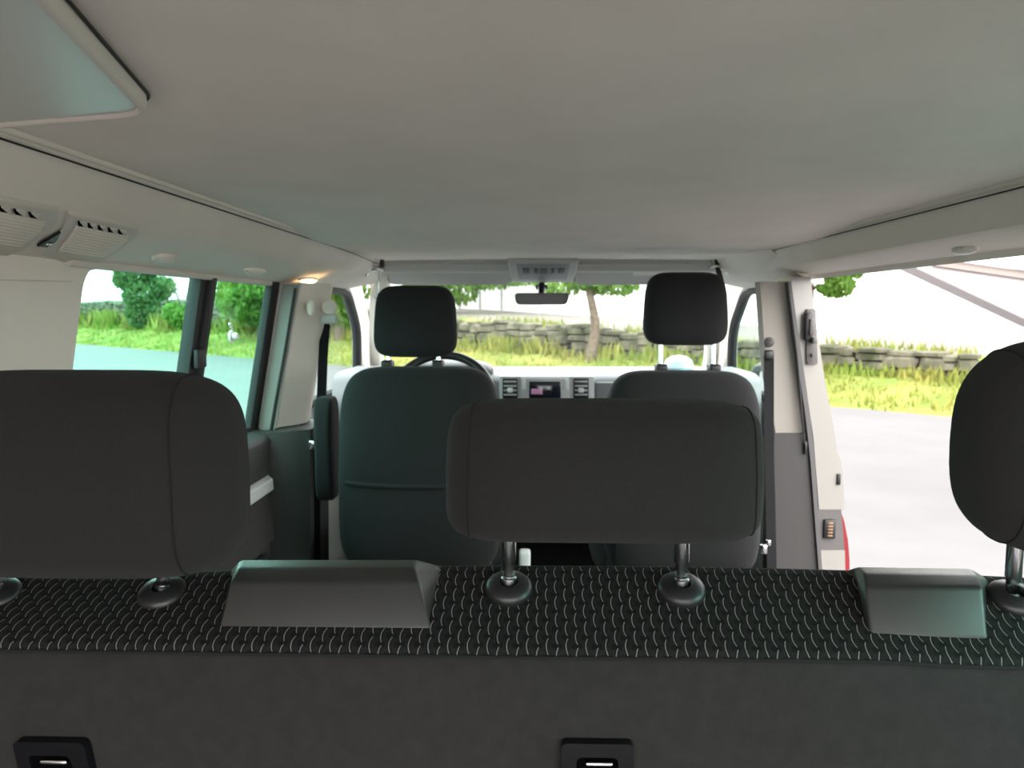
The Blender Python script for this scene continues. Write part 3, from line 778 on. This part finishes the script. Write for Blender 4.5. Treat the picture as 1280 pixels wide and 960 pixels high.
oc = thing('overhead_console', at_y(678, 355, 2.7), 'grey overhead console with buttons between the sun visors', 'console')
a = [at_y(634, 327, 2.90), at_y(724, 327, 2.90), at_y(717, 354, 3.03), at_y(640, 354, 3.03)]
bm = B(); up = Vector((0, .02, .05)); hexa(bm, [a[3], a[2], a[1], a[0], a[3] + up, a[2] + up, a[1] + up, a[0] + up], .008, 3)
obj('console_body', (bm, M_['grey_trim']), oc)
def on_con(u, v): return a[0].lerp(a[1], u).lerp(a[3].lerp(a[2], u), v)
nn = (a[1] - a[0]).cross(a[3] - a[0]).normalized(); nn = nn if nn.z < 0 else -nn
def cslab(u0, v0, u1, v1, t0, t1, r):
    bm = B(); L = [on_con(u0, v0), on_con(u1, v0), on_con(u1, v1), on_con(u0, v1)]
    return hexa(bm, [p + nn * t1 for p in L] + [p - nn * t0 for p in L], r, 2)
obj('switch_panel', (cslab(.12, .1, .88, .82, .004, .002, .002), mat('switch_panel_grey', (.28, .29, .30), .5)), oc)
dk = mat('switch_grey', (.12, .12, .125), .5)
for u0, u1 in ((.20, .30), (.37, .42), (.46, .56), (.62, .67), (.72, .82)):
    obj('switch', (cslab(u0, .28, u1, .5, .002, .005, .001), dk), oc)

def visor(name, px0, px1, label, flip, lab_tag):
    v = thing(name, at_y((px0 + px1) / 2, 350, 2.75), label, 'sun visor', 'sun visors')
    A, Bq = at_y(px0, 329, 2.955), at_y(px1, 329, 2.955); Cc, D = at_y(px0, 356, 3.05), at_y(px1, 356, 3.05)
    def f(u, w, d):
        p = A.lerp(Bq, u).lerp(Cc.lerp(D, u), w); return p + Vector((0, .10 * d, .06 * d))
    rr = [.03, .03, .25, .10] if flip else [.03, .03, .10, .25]
    # outline in (u along x, w towards windscreen); far corner rounded like the head trim
    poly = [(0, 0), (1, 0), (1, 1), (0, 1)]
    poly = round_poly([(0, .0), (1, .0), (1, 1), (0, 1)], [.25 if not flip else .03, .25 if flip else .03, .1, .1], 6)
    bm = B(); prism(bm, poly, f, 0, .16, .004)
    obj('visor_panel', (bm, M_['grey_trim']), v)
    if lab_tag:
        bm = B(); prism(bm, [(.44, .2), (.68, .2), (.68, .55), (.44, .55)], f, -.012, .01); obj('warning_sticker', (bm, mat('pale_sticker', (.72, .66, .6), .6)), v, label='pale pinkish sticker')
visor('sun_visor', 486, 639, 'folded grey sun visor above the driver headrest', False, False)
visor('sun_visor', 719, 884, 'folded grey sun visor with a pale sticker on the passenger side', True, True)

# ================================================================== SMALL FITTINGS
# overhead air vent pods on the left rail
P0 = R(-.658, 1.2, .131); P1 = R(-.79, 1.2, .084); NRM = (P1 - P0).cross(Vector((0, 1, 0))).normalized()
if NRM.x < 0: NRM = -NRM
def pod_pt(px, py, off=0): return on_plane(px, py, P0 + NRM * (.003 + off), NRM)
U = Vector((0, 1, 0)); W = (P1 - P0).normalized()
def pod(dy, label):
    o = pod_pt(130, 300) + Vector((0, dy, 0))
    def uv(px, py):
        p = pod_pt(px, py) - pod_pt(130, 300); return (p.dot(U), p.dot(W))
    def f(u, w, d): return o + U * u + W * w + NRM * d
    v = thing('air_vent', o, label, 'air vent', 'overhead air vents on the left roof rail')
    out = [uv(*p) for p in ((86, 268), (176, 286), (172, 296), (155, 311), (132, 325), (112, 332), (80, 328), (44, 318), (62, 305), (78, 290))]
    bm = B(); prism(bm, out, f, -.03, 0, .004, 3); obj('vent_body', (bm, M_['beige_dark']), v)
    # inner flap with fine ribs
    inn = [uv(*p) for p in ((96, 281), (160, 294), (152, 305), (130, 319), (104, 318), (72, 312), (84, 298))]
    bm = B(); prism(bm, inn, f, -.002, .004, .002)
    for k in range(9):
        t = k / 8; a_, b_ = uv(lerp(95, 74, t), lerp(284, 310, t)), uv(lerp(158, 128, t), lerp(297, 318, t))
        tube(bm, [f(*a_, .0045), f(*b_, .0045)], .0007, 5)
    obj('vent_flap', (bm, M_['beige']), v)
    # row of black plates, painted as shaded openings, with slanted fins
    for k in range(5):
        x = 97 + 12.6 * k; y = 275.5 + 2.75 * k
        q = [uv(x, y), uv(x + 10, y + 2), uv(x + 10.5, y + 10.5), uv(x + .5, y + 8.5)]
        bm = B(); prism(bm, q, f, -.002, .0015); s_ = obj('vent_slot', (bm, M_['recess_shade']), v)
        q2 = [uv(x + 2.5, y + .5), uv(x + 10.3, y + 2), uv(x + 10.6, y + 10.6)]
        bm = B(); prism(bm, q2, f, 0, .003, 0); obj('vent_fin', (bm, M_['beige_dark']), s_)
    bm = B(); q = [uv(*p) for p in ((46, 306), (75, 289), (70, 299), (58, 307))]
    prism(bm, q, f, -.001, .003); w_ = obj('thumbwheel', (bm, M_['black']), v)
    a_ = uv(60, 302); bm = B(); rbox(bm, f(a_[0], a_[1], .004), (.004, .012, .004), .001); obj('thumbwheel_grip', (bm, M_['chrome']), w_)
pod(0, 'overhead air vent above the corner of the left window')
pod(-.215, 'overhead air vent at the left frame edge, behind the other vent')

def flush_lamp(px, py, y_or_plane, rx, ry, lens, label, grp=None, on=False):
    c = y_or_plane
    v = thing('reading_lamp', c, label, 'lamp', grp)
    return v
# lit courtesy lamp on the left rail end
def lamp(c, n, rx, ry, lensmat, label):
    v = thing('reading_lamp', c, label, 'lamp', 'lamps in the roof rails')
    n = n.normalized(); u = Vector((0, 1, 0)); u = (u - n * u.dot(n)).normalized(); w = n.cross(u)
    def ell(k, s, d): return c + u * (s * ry * math.cos(2 * PI * k / 32)) + w * (s * rx * math.sin(2 * PI * k / 32)) + n * d
    bm = B(); loft(bm, [[ell(k, s, d) for k in range(32)] for s, d in ((1.22, -.012), (1.22, .001), (1.14, .004), (1.03, .004), (.98, .001))]); obj('lamp_bezel', (bm, M_['beige']), v)
    bm = B(); loft(bm, [[ell(k, s, d) for k in range(32)] for s, d in ((1.0, -.004), (1.0, .003), (.85, .006), (.5, .008), (.1, .0085))]); obj('lamp_lens', (bm, lensmat), v)
def rail_lamp(px, py, rings, i, rx, ry, lensmat, label, up=0):
    # on the rail face between profile points i and i+1
    best = None
    for a, b in zip(rings, rings[1:]):
        p0, e1, e2 = a[i], a[i + 1] - a[i], b[i] - a[i]; n = e1.cross(e2).normalized(); p = on_plane(px, py, p0, n)
        if a[i].y <= p.y <= b[i].y: best = (p, n)
    p, n = best
    if n.dot(CAM - p) < 0: n = -n
    lamp(p + n * .003, n, rx, ry, lensmat, label)
rail_lamp(385, 349, ringsL, 6, .015, .075, M_['lamp_on'], 'lit warm courtesy lamp at the front end of the left roof rail')
rail_lamp(205, 321, ringsL, 6, .014, .035, M_['beige'], 'unlit reading lamp nearest the overhead air vents')
rail_lamp(318, 338, ringsL, 6, .014, .06, M_['beige'], 'unlit reading lamp above the front pane of the left window')
rail_lamp(1207, 311, ringsR, 5, .009, .035, M_['lens'], 'pale oval reading lamp in the rail over the open side door')

# roof cassette panel top left (rounded corner with a soft rim)
zc = 1.94
pts = [at_z(px, py, zc) for px, py in ((60, -2), (120, 66), (192, 142), (0, 157))]
pl = [(pts[0].x, pts[0].y), (pts[2].x, pts[2].y), (pts[3].x, pts[3].y), (-.66, pts[3].y + .02), (-.66, -.2), (pts[0].x + (pts[0].x - pts[2].x) * 2.2, -.2)]
d1 = Vector(pl[1]) - Vector(pl[0]); pl[5] = tuple(Vector(pl[0]) - d1 * (.62 / d1.y))
out = round_poly([pl[5], pl[1], pl[2], pl[3], (-.66, pl[5][1])], [.02, .035, .3, .01, .01], 8)
cen = Vector((-.55, .25))
def fz_(s, d):
    r = []
    for i, p in enumerate(out):
        a_, b_ = Vector(out[i - 1]), Vector(out[(i + 1) % len(out)]); t = (b_ - a_).normalized(); nrm = Vector((-t.y, t.x))
        if nrm.dot(cen - Vector(p)) < 0: nrm = -nrm
        q = Vector(p) + nrm * s; r.append((max(q.x, -.63), q.y, zc + d))
    return r
rp = thing('roof_panel', (-.5, .4, zc), 'smooth raised ceiling panel with rounded corner and soft rim, top left', 'panel')
bm = B(); loft(bm, [fz_(0, .016), fz_(-.0005, .006), fz_(.0005, .000), fz_(.002, -.003), fz_(.0045, -.004), fz_(.007, -.003), fz_(.0085, .0), fz_(.009, .008)], caps=True)
gr = B(); tube(gr, [Vector(p) for p in fz_(-.002, .011)], .0016, 6, closed=True)  # dark tube drawn in as the shadow gap around the rim
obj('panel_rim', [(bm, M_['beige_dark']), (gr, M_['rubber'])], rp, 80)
bm = B(); loft(bm, [fz_(.008, .010), fz_(.008, .0005), fz_(.02, -.0005)], caps=True); obj('panel_face', (bm, M_['panel_face']), rp, 80)
# small mark on the headlining is part of the cloth; hook fittings
hk = thing('curtain_hook', at_y(473, 335, 2.90), 'small chrome and black hook at the left front corner of the headlining', 'hook')
bm = B(); p = at_y(477, 331, 2.90); tube(bm, [p + Vector((0, 0, .022)), p + Vector((.002, 0, .0)), p + Vector((-.004, 0, -.02))], [.007, .010, .007], 10)
rbox(bm, p + Vector((0, 0, .02)), (.016, .02, .022), .004); obj('hook_clip', (bm, M_['black']), hk)
bm = B(); tube(bm, smooth_pts([at_y(456, 344, 2.90), at_y(462, 337, 2.90), at_y(472, 335, 2.90), at_y(480, 338, 2.90)]), .009, 10); obj('hook_arm', (bm, M_['chrome']), hk)
bm = B(); tube(bm, smooth_pts([at_y(473.5, 340, 2.90), at_y(473, 358, 2.90), at_y(472, 370, 2.90), at_y(469, 373, 2.90), at_y(467.5, 369, 2.90)]), .002, 8); obj('hook_wire', (bm, M_['chrome']), hk)
hk = thing('curtain_hook', at_y(898, 335, 2.90), 'black hook with strap above the passenger headrest', 'hook')
bm = B(); tube(bm, smooth_pts([at_y(896, 324, 2.93), at_y(897, 335, 2.90), at_y(900, 345, 2.88), at_y(904, 362, 2.88)]), [.010] * 19, 10); obj('hook_strap', (bm, M_['black']), hk)
bm = B(); tube(bm, smooth_pts([at_y(888, 336, 2.90), at_y(896, 333, 2.895), at_y(906, 337, 2.90), at_y(911, 343, 2.90)]), .006, 10); obj('hook_arm', (bm, M_['chrome']), hk)

# coat hook on the left pillar
bm = B(); c = at_y(389, 385, 2.375); cushion(bm, c + Vector((0, -.006, 0)), .013, .016, .024, 2.4, 2.2, 24, 12)
obj('coat_hook', (bm, M_['beige']), label='small oval coat hook on the beige left pillar', cat='hook')
# seat belts
def belt(name, label, ring, bel, w, buckle):
    v = thing(name, bel[-1], label, 'seat belt', 'front seat belts')
    bm = B(); L = smooth_pts(bel, 6); rings = []
    for i, p in enumerate(L):
        rings.append([p + Vector((-w / 2, 0, 0)), p + Vector((w / 2, .01, 0)), p + Vector((w / 2, .013, 0)), p + Vector((-w / 2, .003, 0))])
    loft(bm, rings); obj('webbing', (bm, M_['web']), v)
    k_ = 1 if ring.x < 0 else .6; bm = B(); lathe(bm, [(0, .012), (.012 * k_, .012), (.022 * k_, .009), (.026 * k_, .0), (.026 * k_, -.01)], ring, (ring.x < 0 and .4 or -.4, -1, 0), 28); obj('anchor_cap', (bm, M_['beige'] if ring.x < 0 else M_['plate']), v)
    bm = B(); rbox(bm, ring + Vector((0, -.002, -.038)), (.052 * k_, .018, .03), .007, 3); obj('belt_guide', (bm, M_['grey_trim'] if ring.x < 0 else M_['black']), v)
    if buckle is not None:
        bm = B(); rbox(bm, buckle, (.022, .02, .03), .005, 2); rbox(bm, buckle + Vector((.014, 0, .02)), (.016, .016, .02), .004, 2); obj('belt_tongue', (bm, M_['chrome']), v)
belt('seat_belt', 'driver seat belt hanging down the left pillar', at_y(411, 384, 2.43), [at_y(406, 404, 2.46), at_y(403, 450, 2.44), at_y(401, 500, 2.42), at_y(397, 546, 2.36), at_y(394, 600, 2.37), at_y(394, 720, 2.37)], .028, at_y(391, 556, 2.33))
belt('seat_belt', 'passenger seat belt hanging down the right pillar', at_y(961, 428, 2.345), [at_y(962, 446, 2.345), at_y(962, 500, 2.335), at_y(962, 560, 2.33), at_y(964, 640, 2.33), at_y(966, 740, 2.33)], .033, at_y(954, 686, 2.31))

# outside door mirror on the right, behind glass
dm = thing('door_mirror', Vector((1.02, 3.5, 1.40)), 'black door mirror outside the passenger window', 'mirror')
c = at_y(956, 488, 3.45); c.x = 1.04
bm = B(); cushion(bm, c, .11, .06, .13, 3.5, 2.6, 40, 16); obj('mirror_housing', (bm, M_['black']), dm)
bm = B(); tube(bm, [c + Vector((-.05, 0, -.1)), c + Vector((-.13, .03, -.12))], .025, 10); obj('mirror_arm', (bm, M_['black']), dm)
bm = B(); prism(bm, round_poly([(-.085, -.10), (.085, -.10), (.085, .10), (-.085, .10)], .03), lambda u, v, w: c + Vector((u, w, v)), -.064, -.052); obj('mirror_glass', (bm, mat('mirror_silver', (.85, .85, .86), .03, metal=1)), dm)

# ================================================================== OUTSIDE
EO = Vector((6.2, 13.5)); ED = Vector((-.754, .657)).normalized(); EN = Vector((ED.y, -ED.x))
if EN.y < 0: EN = -EN
def W2(s, t): return EO + ED * s + EN * t
def hit(px, t):           # where the sight line at px meets the line t metres behind the kerb
    d = ray(px, 389); dx, dy = d.x, d.y; o = Vector((CAM.x, CAM.y))
    k = (t - (o - EO).dot(EN)) / (Vector((dx, dy)).dot(EN)); p = o + Vector((dx, dy)) * k
    return p, (p - EO).dot(ED)
def base_h(s): return lerp(.38, .85, sstep((s + 2) / 36))
def top_h(s): return lerp(.72, 2.3, max(0, min(1, (s + 3) / 36)))
def hn(x, y): return math.sin(x * 1.7 + y * .9) * .5 + math.sin(x * .6 - y * 1.3 + 2) * .5
bm = B(); rbox(bm, (0, 10, -.15), (160, 110, .3), 0)
obj('road', (bm, M_['asphalt']), label='pale asphalt forecourt around the van', cat='road', kind='structure')

# verge (bank of turf in front of the stone wall)
bm = B(); NS, NT = 150, 12; G = []
for i in range(NS + 1):
    s = -22 + 78 * i / NS; r = []
    for j in range(NT + 1):
        t = -.25 + 3.6 * j / NT + (.12 * hn(s * 1.3, 3) if j == 0 else 0); p = W2(s, t)
        z = base_h(s) * sstep(t / 3.2) + .05 * hn(p.x * 2, p.y * 2) * (1 if 0 < j else 0) + .02
        r.append(bm.verts.new((p.x, p.y, z if j else -.05)))
    G.append(r)
for i in range(NS):
    for j in range(NT): bm.faces.new((G[i][j], G[i + 1][j], G[i + 1][j + 1], G[i][j + 1]))
obj('lawn', (bm, M_['turf']), label='sloping grass verge along the forecourt edge', cat='lawn', kind='structure', angle=60)
bm = B()
for k in range(16000):
    s = random.uniform(-12, 50); t = random.uniform(-.1, 3.2) ** 1.0; p = W2(s, t); z = base_h(s) * sstep(t / 3.2)
    h = random.uniform(.06, .2) * (1.6 if t > 2.2 else 1); w = h * .16; a = random.uniform(0, 2 * PI)
    d = Vector((math.cos(a), math.sin(a), 0)) * w; lean = Vector((random.uniform(-.4, .4), random.uniform(-.4, .4), 1)) * h; q = Vector((p.x, p.y, z))
    vs = [bm.verts.new(q - d), bm.verts.new(q + d), bm.verts.new(q + lean)]; bm.faces.new(vs)
for k in range(14000):
    s = random.uniform(-12, 50)
    if k % 2: t = random.uniform(2.5, 3.02); z = base_h(s) * sstep(t / 3.2); h = random.uniform(.15, .6) * (.55 + .45 * sstep(s / 10) + max(0, s - 15) / 30)
    else: t = random.uniform(3.65, 5.2); z = top_h(s) - .08; h = random.uniform(.08, .32)
    if hn(s * 1.9, t * .3) < random.uniform(-.5, .5): continue
    p = W2(s, t); w = h * .13; a = random.uniform(0, 2 * PI); d = Vector((math.cos(a), math.sin(a), 0)) * w; q = Vector((p.x, p.y, z))
    lean = Vector((random.uniform(-.4, .4), random.uniform(-.4, .4), 1)) * h
    bm.faces.new([bm.verts.new(q - d), bm.verts.new(q + d), bm.verts.new(q + lean)])
obj('grass', (bm, M_['blade']), label='yellow green grass blades growing on the verge', cat='grass', kind='stuff')

# dry stone wall
bm = B()
s = -4.0
while s < 52:
    lw = random.uniform(.35, .75); z = base_h(s) - .15; zt = top_h(s) + random.uniform(-.08, .08)
    while z < zt - .06:
        h = min(random.uniform(.18, .36), max(.12, (zt - z) * 1.05)); p = W2(s + random.uniform(-.08, .08), 3.3 + random.uniform(-.06, .06)); n0 = len(bm.verts)
        t_ = bmesh.ops.create_cube(bm, size=1)['verts']
        g_ = bmesh.ops.bevel(bm, geom=list({e for v in t_ for e in v.link_edges}), offset=.22, segments=1, affect='EDGES')
        vs = list({v for f in g_['faces'] for v in f.verts})
        for v in vs:
            c_ = v.co + Vector([random.uniform(-.06, .06) for _ in range(3)])
            q = ED * (c_.x * lw * 1.04) + EN * (c_.y * .55); v.co = Vector((p.x + q.x, p.y + q.y, z + h / 2 + c_.z * h * 1.08))
        z += h * .95
    s += lw * .92
obj('stone_wall', (bm, M_['stone']), label='low weathered dry stone wall behind the grass verge', cat='wall', angle=25)

# raised ground and path behind the wall
bm = B(); G = []
for i in range(61):
    s = -30 + 100 * i / 60; r = []
    for j, t in enumerate((3.3, 3.8, 4.6, 5.4, 7.5, 9.2, 12)):
        p = W2(s, t); z = top_h(s) - .08 + (t - 3.3) * .035
        r.append(bm.verts.new((p.x, p.y, z if s > -4 or t > 3.5 else base_h(s) * .9)))
    G.append(r)
bm2 = B(); V = [[bm2.verts.new(v.co) for v in r] for r in G]
for i in range(60):
    for j in range(6):
        b_, g_ = (bm2, V) if j < 2 else (bm, G)
        b_.faces.new((g_[i][j], g_[i + 1][j], g_[i + 1][j + 1], g_[i][j + 1]))
for b_ in (bm, bm2):
    for v in [v for v in b_.verts if not v.link_faces]: b_.verts.remove(v)
obj('path', (bm, M_['path']), label='raised pale path between stone wall and white wall', cat='path', kind='structure')
obj('turf_strip', (bm2, M_['turf']), label='strip of rough grass on top of the stone wall', cat='lawn', kind='structure')
# long white wall
bm = B(); a_, b_ = W2(-40, 9.2), W2(75, 9.2); c_, d_ = W2(75, 9.6), W2(-40, 9.6)
hexa(bm, [(a_.x, a_.y, .3), (b_.x, b_.y, .3), (c_.x, c_.y, .3), (d_.x, d_.y, .3), (a_.x, a_.y, 6.2), (b_.x, b_.y, 6.2), (c_.x, c_.y, 6.2), (d_.x, d_.y, 6.2)])
wh = obj('boundary_wall', (bm, M_['render']), label='long white rendered wall in the distance behind the path', cat='wall')
# wire fence
fe = thing('wire_fence', Vector((*hit(627, 8.3)[0], 1.3)), 'thin wire fence with metal posts in front of the white wall', 'fence')
fp = []
for px in (575, 600, 627, 674, 722, 772):
    p, s = hit(px, 8.3); z0 = top_h(s) + .0; fp.append((p, z0)); bm = B(); tube(bm, [(p.x, p.y, z0), (p.x, p.y, z0 + 1.7)], .04, 8); obj('post', (bm, M_['post']), fe)
bm = B()
for h in (.3, .8, 1.3, 1.65): tube(bm, [(p.x, p.y, z + h) for p, z in fp], .008, 5)
obj('wire', (bm, M_['post']), fe)

# sloping grey roof at the right
sr = thing('shed', Vector((9.6, 8.5, 0)), 'grey sloping shed roof jutting in at the upper right of the side doorway', 'shed')
Y0 = 7.0; V3 = Vector
lo0, lo1, up1, up0 = at_y(1137, 332, Y0), at_y(1440, 474, Y0), at_y(1440, 372, Y0), at_y(1200, 327, Y0)
bk = V3((.12, .5, 0))
bm = B(); q = [lo0, lo1, up1, up0]; hexa(bm, q + [p + bk for p in q], .02); obj('gable_panel', (bm, M_['soffit']), sr)
e = V3((0, -.04, .0)); q = [up0 + e - V3((.25, 0, .04)), up1 + e, up1 + e + V3((0, .1, 0)), up0 + e + V3((-.25, .1, -.04))]
bm = B(); hexa(bm, q + [p + V3((0, 0, .07)) for p in q], .006); obj('verge_board', (bm, M_['soffit_edge']), sr)
e = V3((0, -.08, .07)); q = [up0 + e - V3((.25, 0, .04)), up1 + e, up1 + bk + e, up0 + bk + e]
bm = B(); hexa(bm, q + [p + V3((0, 0, .22)) for p in q], .006); obj('roof_sheet', (bm, M_['render']), sr)
for px in (1345, 1430):
    q = at_y(px, 430, Y0 + .2); bm = B(); rbox(bm, (q.x, q.y, .76), (.14, .14, 1.52), .01); obj('post', (bm, M_['soffit_edge']), sr)

# trees ------------------------------------------------------------
def leaves(bm, blobs, n, size):
    tot = sum(r[0] * r[1] * r[2] for c, r in blobs)
    for c, r in blobs:
        for _ in range(int(n * r[0] * r[1] * r[2] / tot) + 1):
            while True:
                d = Vector([random.uniform(-1, 1) for _ in range(3)])
                if d.length <= 1: break
            d = d.normalized() * d.length ** .5
            p = Vector(c) + Vector((d.x * r[0], d.y * r[1], d.z * r[2])); s = size * random.uniform(.6, 1.3)
            e = Euler([random.uniform(0, 2 * PI) for _ in range(3)]).to_matrix(); a, b = e @ Vector((s, 0, 0)), e @ Vector((0, s * .5, 0))
            bm.faces.new([bm.verts.new(p - a), bm.verts.new(p + b), bm.verts.new(p + a), bm.verts.new(p - b)])
def tree(px, t, label, h, cr, cz, n, lm, size=.12, trunk=.12, name='tree', bend=0, dz=0, grp='trees outside', extra=()):
    p, s = hit(px, t); z0 = (base_h(s) * sstep(t / 3.2) if t < 3.3 else top_h(s)) - .05 + dz
    v = thing(name, (p.x, p.y, z0), label, 'tree' if name == 'tree' else 'shrub', grp)
    bm = B(); L = smooth_pts([(p.x, p.y, z0), (p.x + bend * .6, p.y, z0 + h * .2), (p.x - bend * .4, p.y, z0 + h * .45), (p.x, p.y, z0 + h * .75)], 5)
    tube(bm, L, [trunk * (1.25 - .9 * k / (len(L) - 1)) for k in range(len(L))], 10)
    for k in range(7):
        a = 2 * PI * k / 7 + random.random(); o = L[int(len(L) * (.5 + .06 * k))]
        tube(bm, [o, o + Vector((math.cos(a) * cr * .4, math.sin(a) * cr * .4, h * .09)), o + Vector((math.cos(a) * cr * .8, math.sin(a) * cr * .8, h * .13))], [trunk * .4, trunk * .25, trunk * .1], 6)
    obj('trunk', (bm, M_['bark']), v)
    blobs = []
    for k in range(12):
        a = random.uniform(0, 2 * PI); rr = random.uniform(.2, .8) * cr; blobs.append(((p.x + math.cos(a) * rr, p.y + math.sin(a) * rr, z0 + cz + random.uniform(-.25, .6) * cr), [cr * random.uniform(.3, .5)] * 2 + [cr * random.uniform(.25, .42)]))
    bm = B(); leaves(bm, blobs, n, size)
    if extra: leaves(bm, [((p.x + x, p.y + y, z0 + z), r) for x, y, z, r in extra], n // 3, size)
    obj('foliage', (bm, lm), v)
random.seed(3)
tree(738, 2.4, 'slender tree with bare curved trunk in front of the stone wall', 5.2, 1.9, 3.5, 2600, M_['leaf'], .11, .13, bend=.22, extra=((-.8, 0, 2.0, [.5, .4, .2]), (.6, 0, 2.05, [.7, .5, .22]), (0, 0, 2.25, [.8, .5, .3])))
random.seed(5)
tree(548, 5.8, 'leafy tree behind the driver headrest, beyond the stone wall', 6, 2.3, 2.5, 5000, M_['leaf'], .14, .12, extra=((-.5, 0, .8, [1.2, 1, .6]), (.9, 0, .9, [.7, .8, .5]), (2.0, 0, 1.3, [1.1, .8, .3]), (3.4, 0, 1.4, [1.1, .8, .25])))
random.seed(9)
tree(425, 2.6, 'fresh green tree seen through the left front door window', 5.5, 2.6, 3.0, 5000, M_['leaf'], .15, .2, extra=((0, 0, 1.7, [.9, .9, .9]), (.3, 0, 1.0, [.6, .6, .5])))
random.seed(12)
tree(325, 2.6, 'fresh green tree seen at the front edge of the left window', 5, 2.2, 1.7, 5000, M_['leaf'], .15, .16, extra=((0, -.4, 1.3, [1.2, .8, .9]), (.5, 0, 2.3, [1.3, 1, .9]), (-.4, 0, 2.6, [1, 1, .8])))
random.seed(14)
tree(1012, 2.2, 'tree whose leafy branch tip shows beside the right door pillar', 5.6, 1.75, 3.2, 5500, M_['leaf'], .08, .10, extra=((.45, -.2, 2.05, [.38, .4, .26]), (.2, 0, 2.4, [.5, .5, .3]), (.8, 0, 2.3, [.3, .3, .15])))
# bush
def bush(px, t, label, blobs, n, lm, size):
    p, s = hit(px, t); z0 = base_h(s) * sstep(t / 3.2) - .05 if t < 3.3 else top_h(s) - .1
    v = thing('bush', (p.x, p.y, z0), label, 'shrub', 'shrubs by the stone wall')
    bm = B()
    for k in range(6):
        a = k * PI / 3; tube(bm, [(p.x, p.y, z0), (p.x + .3 * math.cos(a), p.y + .3 * math.sin(a), z0 + 1.0), (p.x + .7 * math.cos(a), p.y + .7 * math.sin(a), z0 + 2.2)], [.07, .05, .02], 6)
    obj('stem', (bm, M_['bark']), v)
    bm = B(); leaves(bm, [((p.x + x, p.y + y, z0 + z), r) for x, y, z, r in blobs], n, size); obj('foliage', (bm, lm), v)
random.seed(21)
bush(178, 2.6, 'tall dark green bush in front of the stone wall, through the left window',
     [(0, 0, .9, [.9, .8, .8]), (.2, 0, 1.9, [1.2, 1, .9]), (-.3, 0, 2.9, [1.1, .9, .8]), (.9, 0, 1.0, [.9, .8, .8]), (.5, 0, 3.4, [1.0, .9, .5]), (-.9, 0, 2.7, [.6, .6, .5]), (1.2, 0, 2.3, [.7, .7, .6])], 6500, M_['leaf_dark'], .13)
bush(235, 2.9, 'lower bright green bush right of the dark bush, through the left window', [(0, 0, .7, [1.1, .8, .6]), (.8, 0, 1.0, [.7, .6, .6]), (-.7, 0, .9, [.6, .6, .5])], 2500, M_['leaf'], .12)

# ================================================================== LIGHT, CAMERA
w = bpy.data.worlds.new('overcast_sky'); bpy.context.scene.world = w; w.use_nodes = True
nt = w.node_tree; bg = nt.nodes['Background']
tc = nt.nodes.new('ShaderNodeTexCoord'); sp = nt.nodes.new('ShaderNodeSeparateXYZ'); rp_ = nt.nodes.new('ShaderNodeValToRGB')
nt.links.new(tc.outputs['Generated'], sp.inputs[0]); nt.links.new(sp.outputs[2], rp_.inputs[0]); nt.links.new(rp_.outputs[0], bg.inputs[0])
rp_.color_ramp.elements[0].position = .0; rp_.color_ramp.elements[0].color = (.955, .945, .94, 1)
rp_.color_ramp.elements[1].position = .9; rp_.color_ramp.elements[1].color = (.91, .94, .97, 1)
bg.inputs[1].default_value = 1.0
sun = bpy.data.objects.new('sun', bpy.data.lights.new('sun', 'SUN')); C.objects.link(sun)
sun.data.energy = .9; sun.data.angle = math.radians(100); sun.data.color = (1, .95, .88); sun.rotation_euler = Euler((math.radians(38), math.radians(6), math.radians(30)))
cam = bpy.data.objects.new('camera', bpy.data.cameras.new('camera')); C.objects.link(cam)
cam.location = CAM; cam.rotation_euler = ROT; cam.data.sensor_width = 36; cam.data.lens = F / 1280 * 36; cam.data.clip_start = .02; cam.data.clip_end = 500
cam.data.dof.use_dof = True; cam.data.dof.focus_distance = .95; cam.data.dof.aperture_fstop = 9
sc = bpy.context.scene; sc.camera = cam
sc.view_settings.view_transform = 'Standard'; sc.view_settings.look = 'None'; sc.view_settings.gamma = 1; sc.view_settings.use_curve_mapping = False
sc.view_settings.exposure = 2.95
sc.cycles.max_bounces = 12; sc.cycles.diffuse_bounces = 8; sc.cycles.transparent_max_bounces = 16
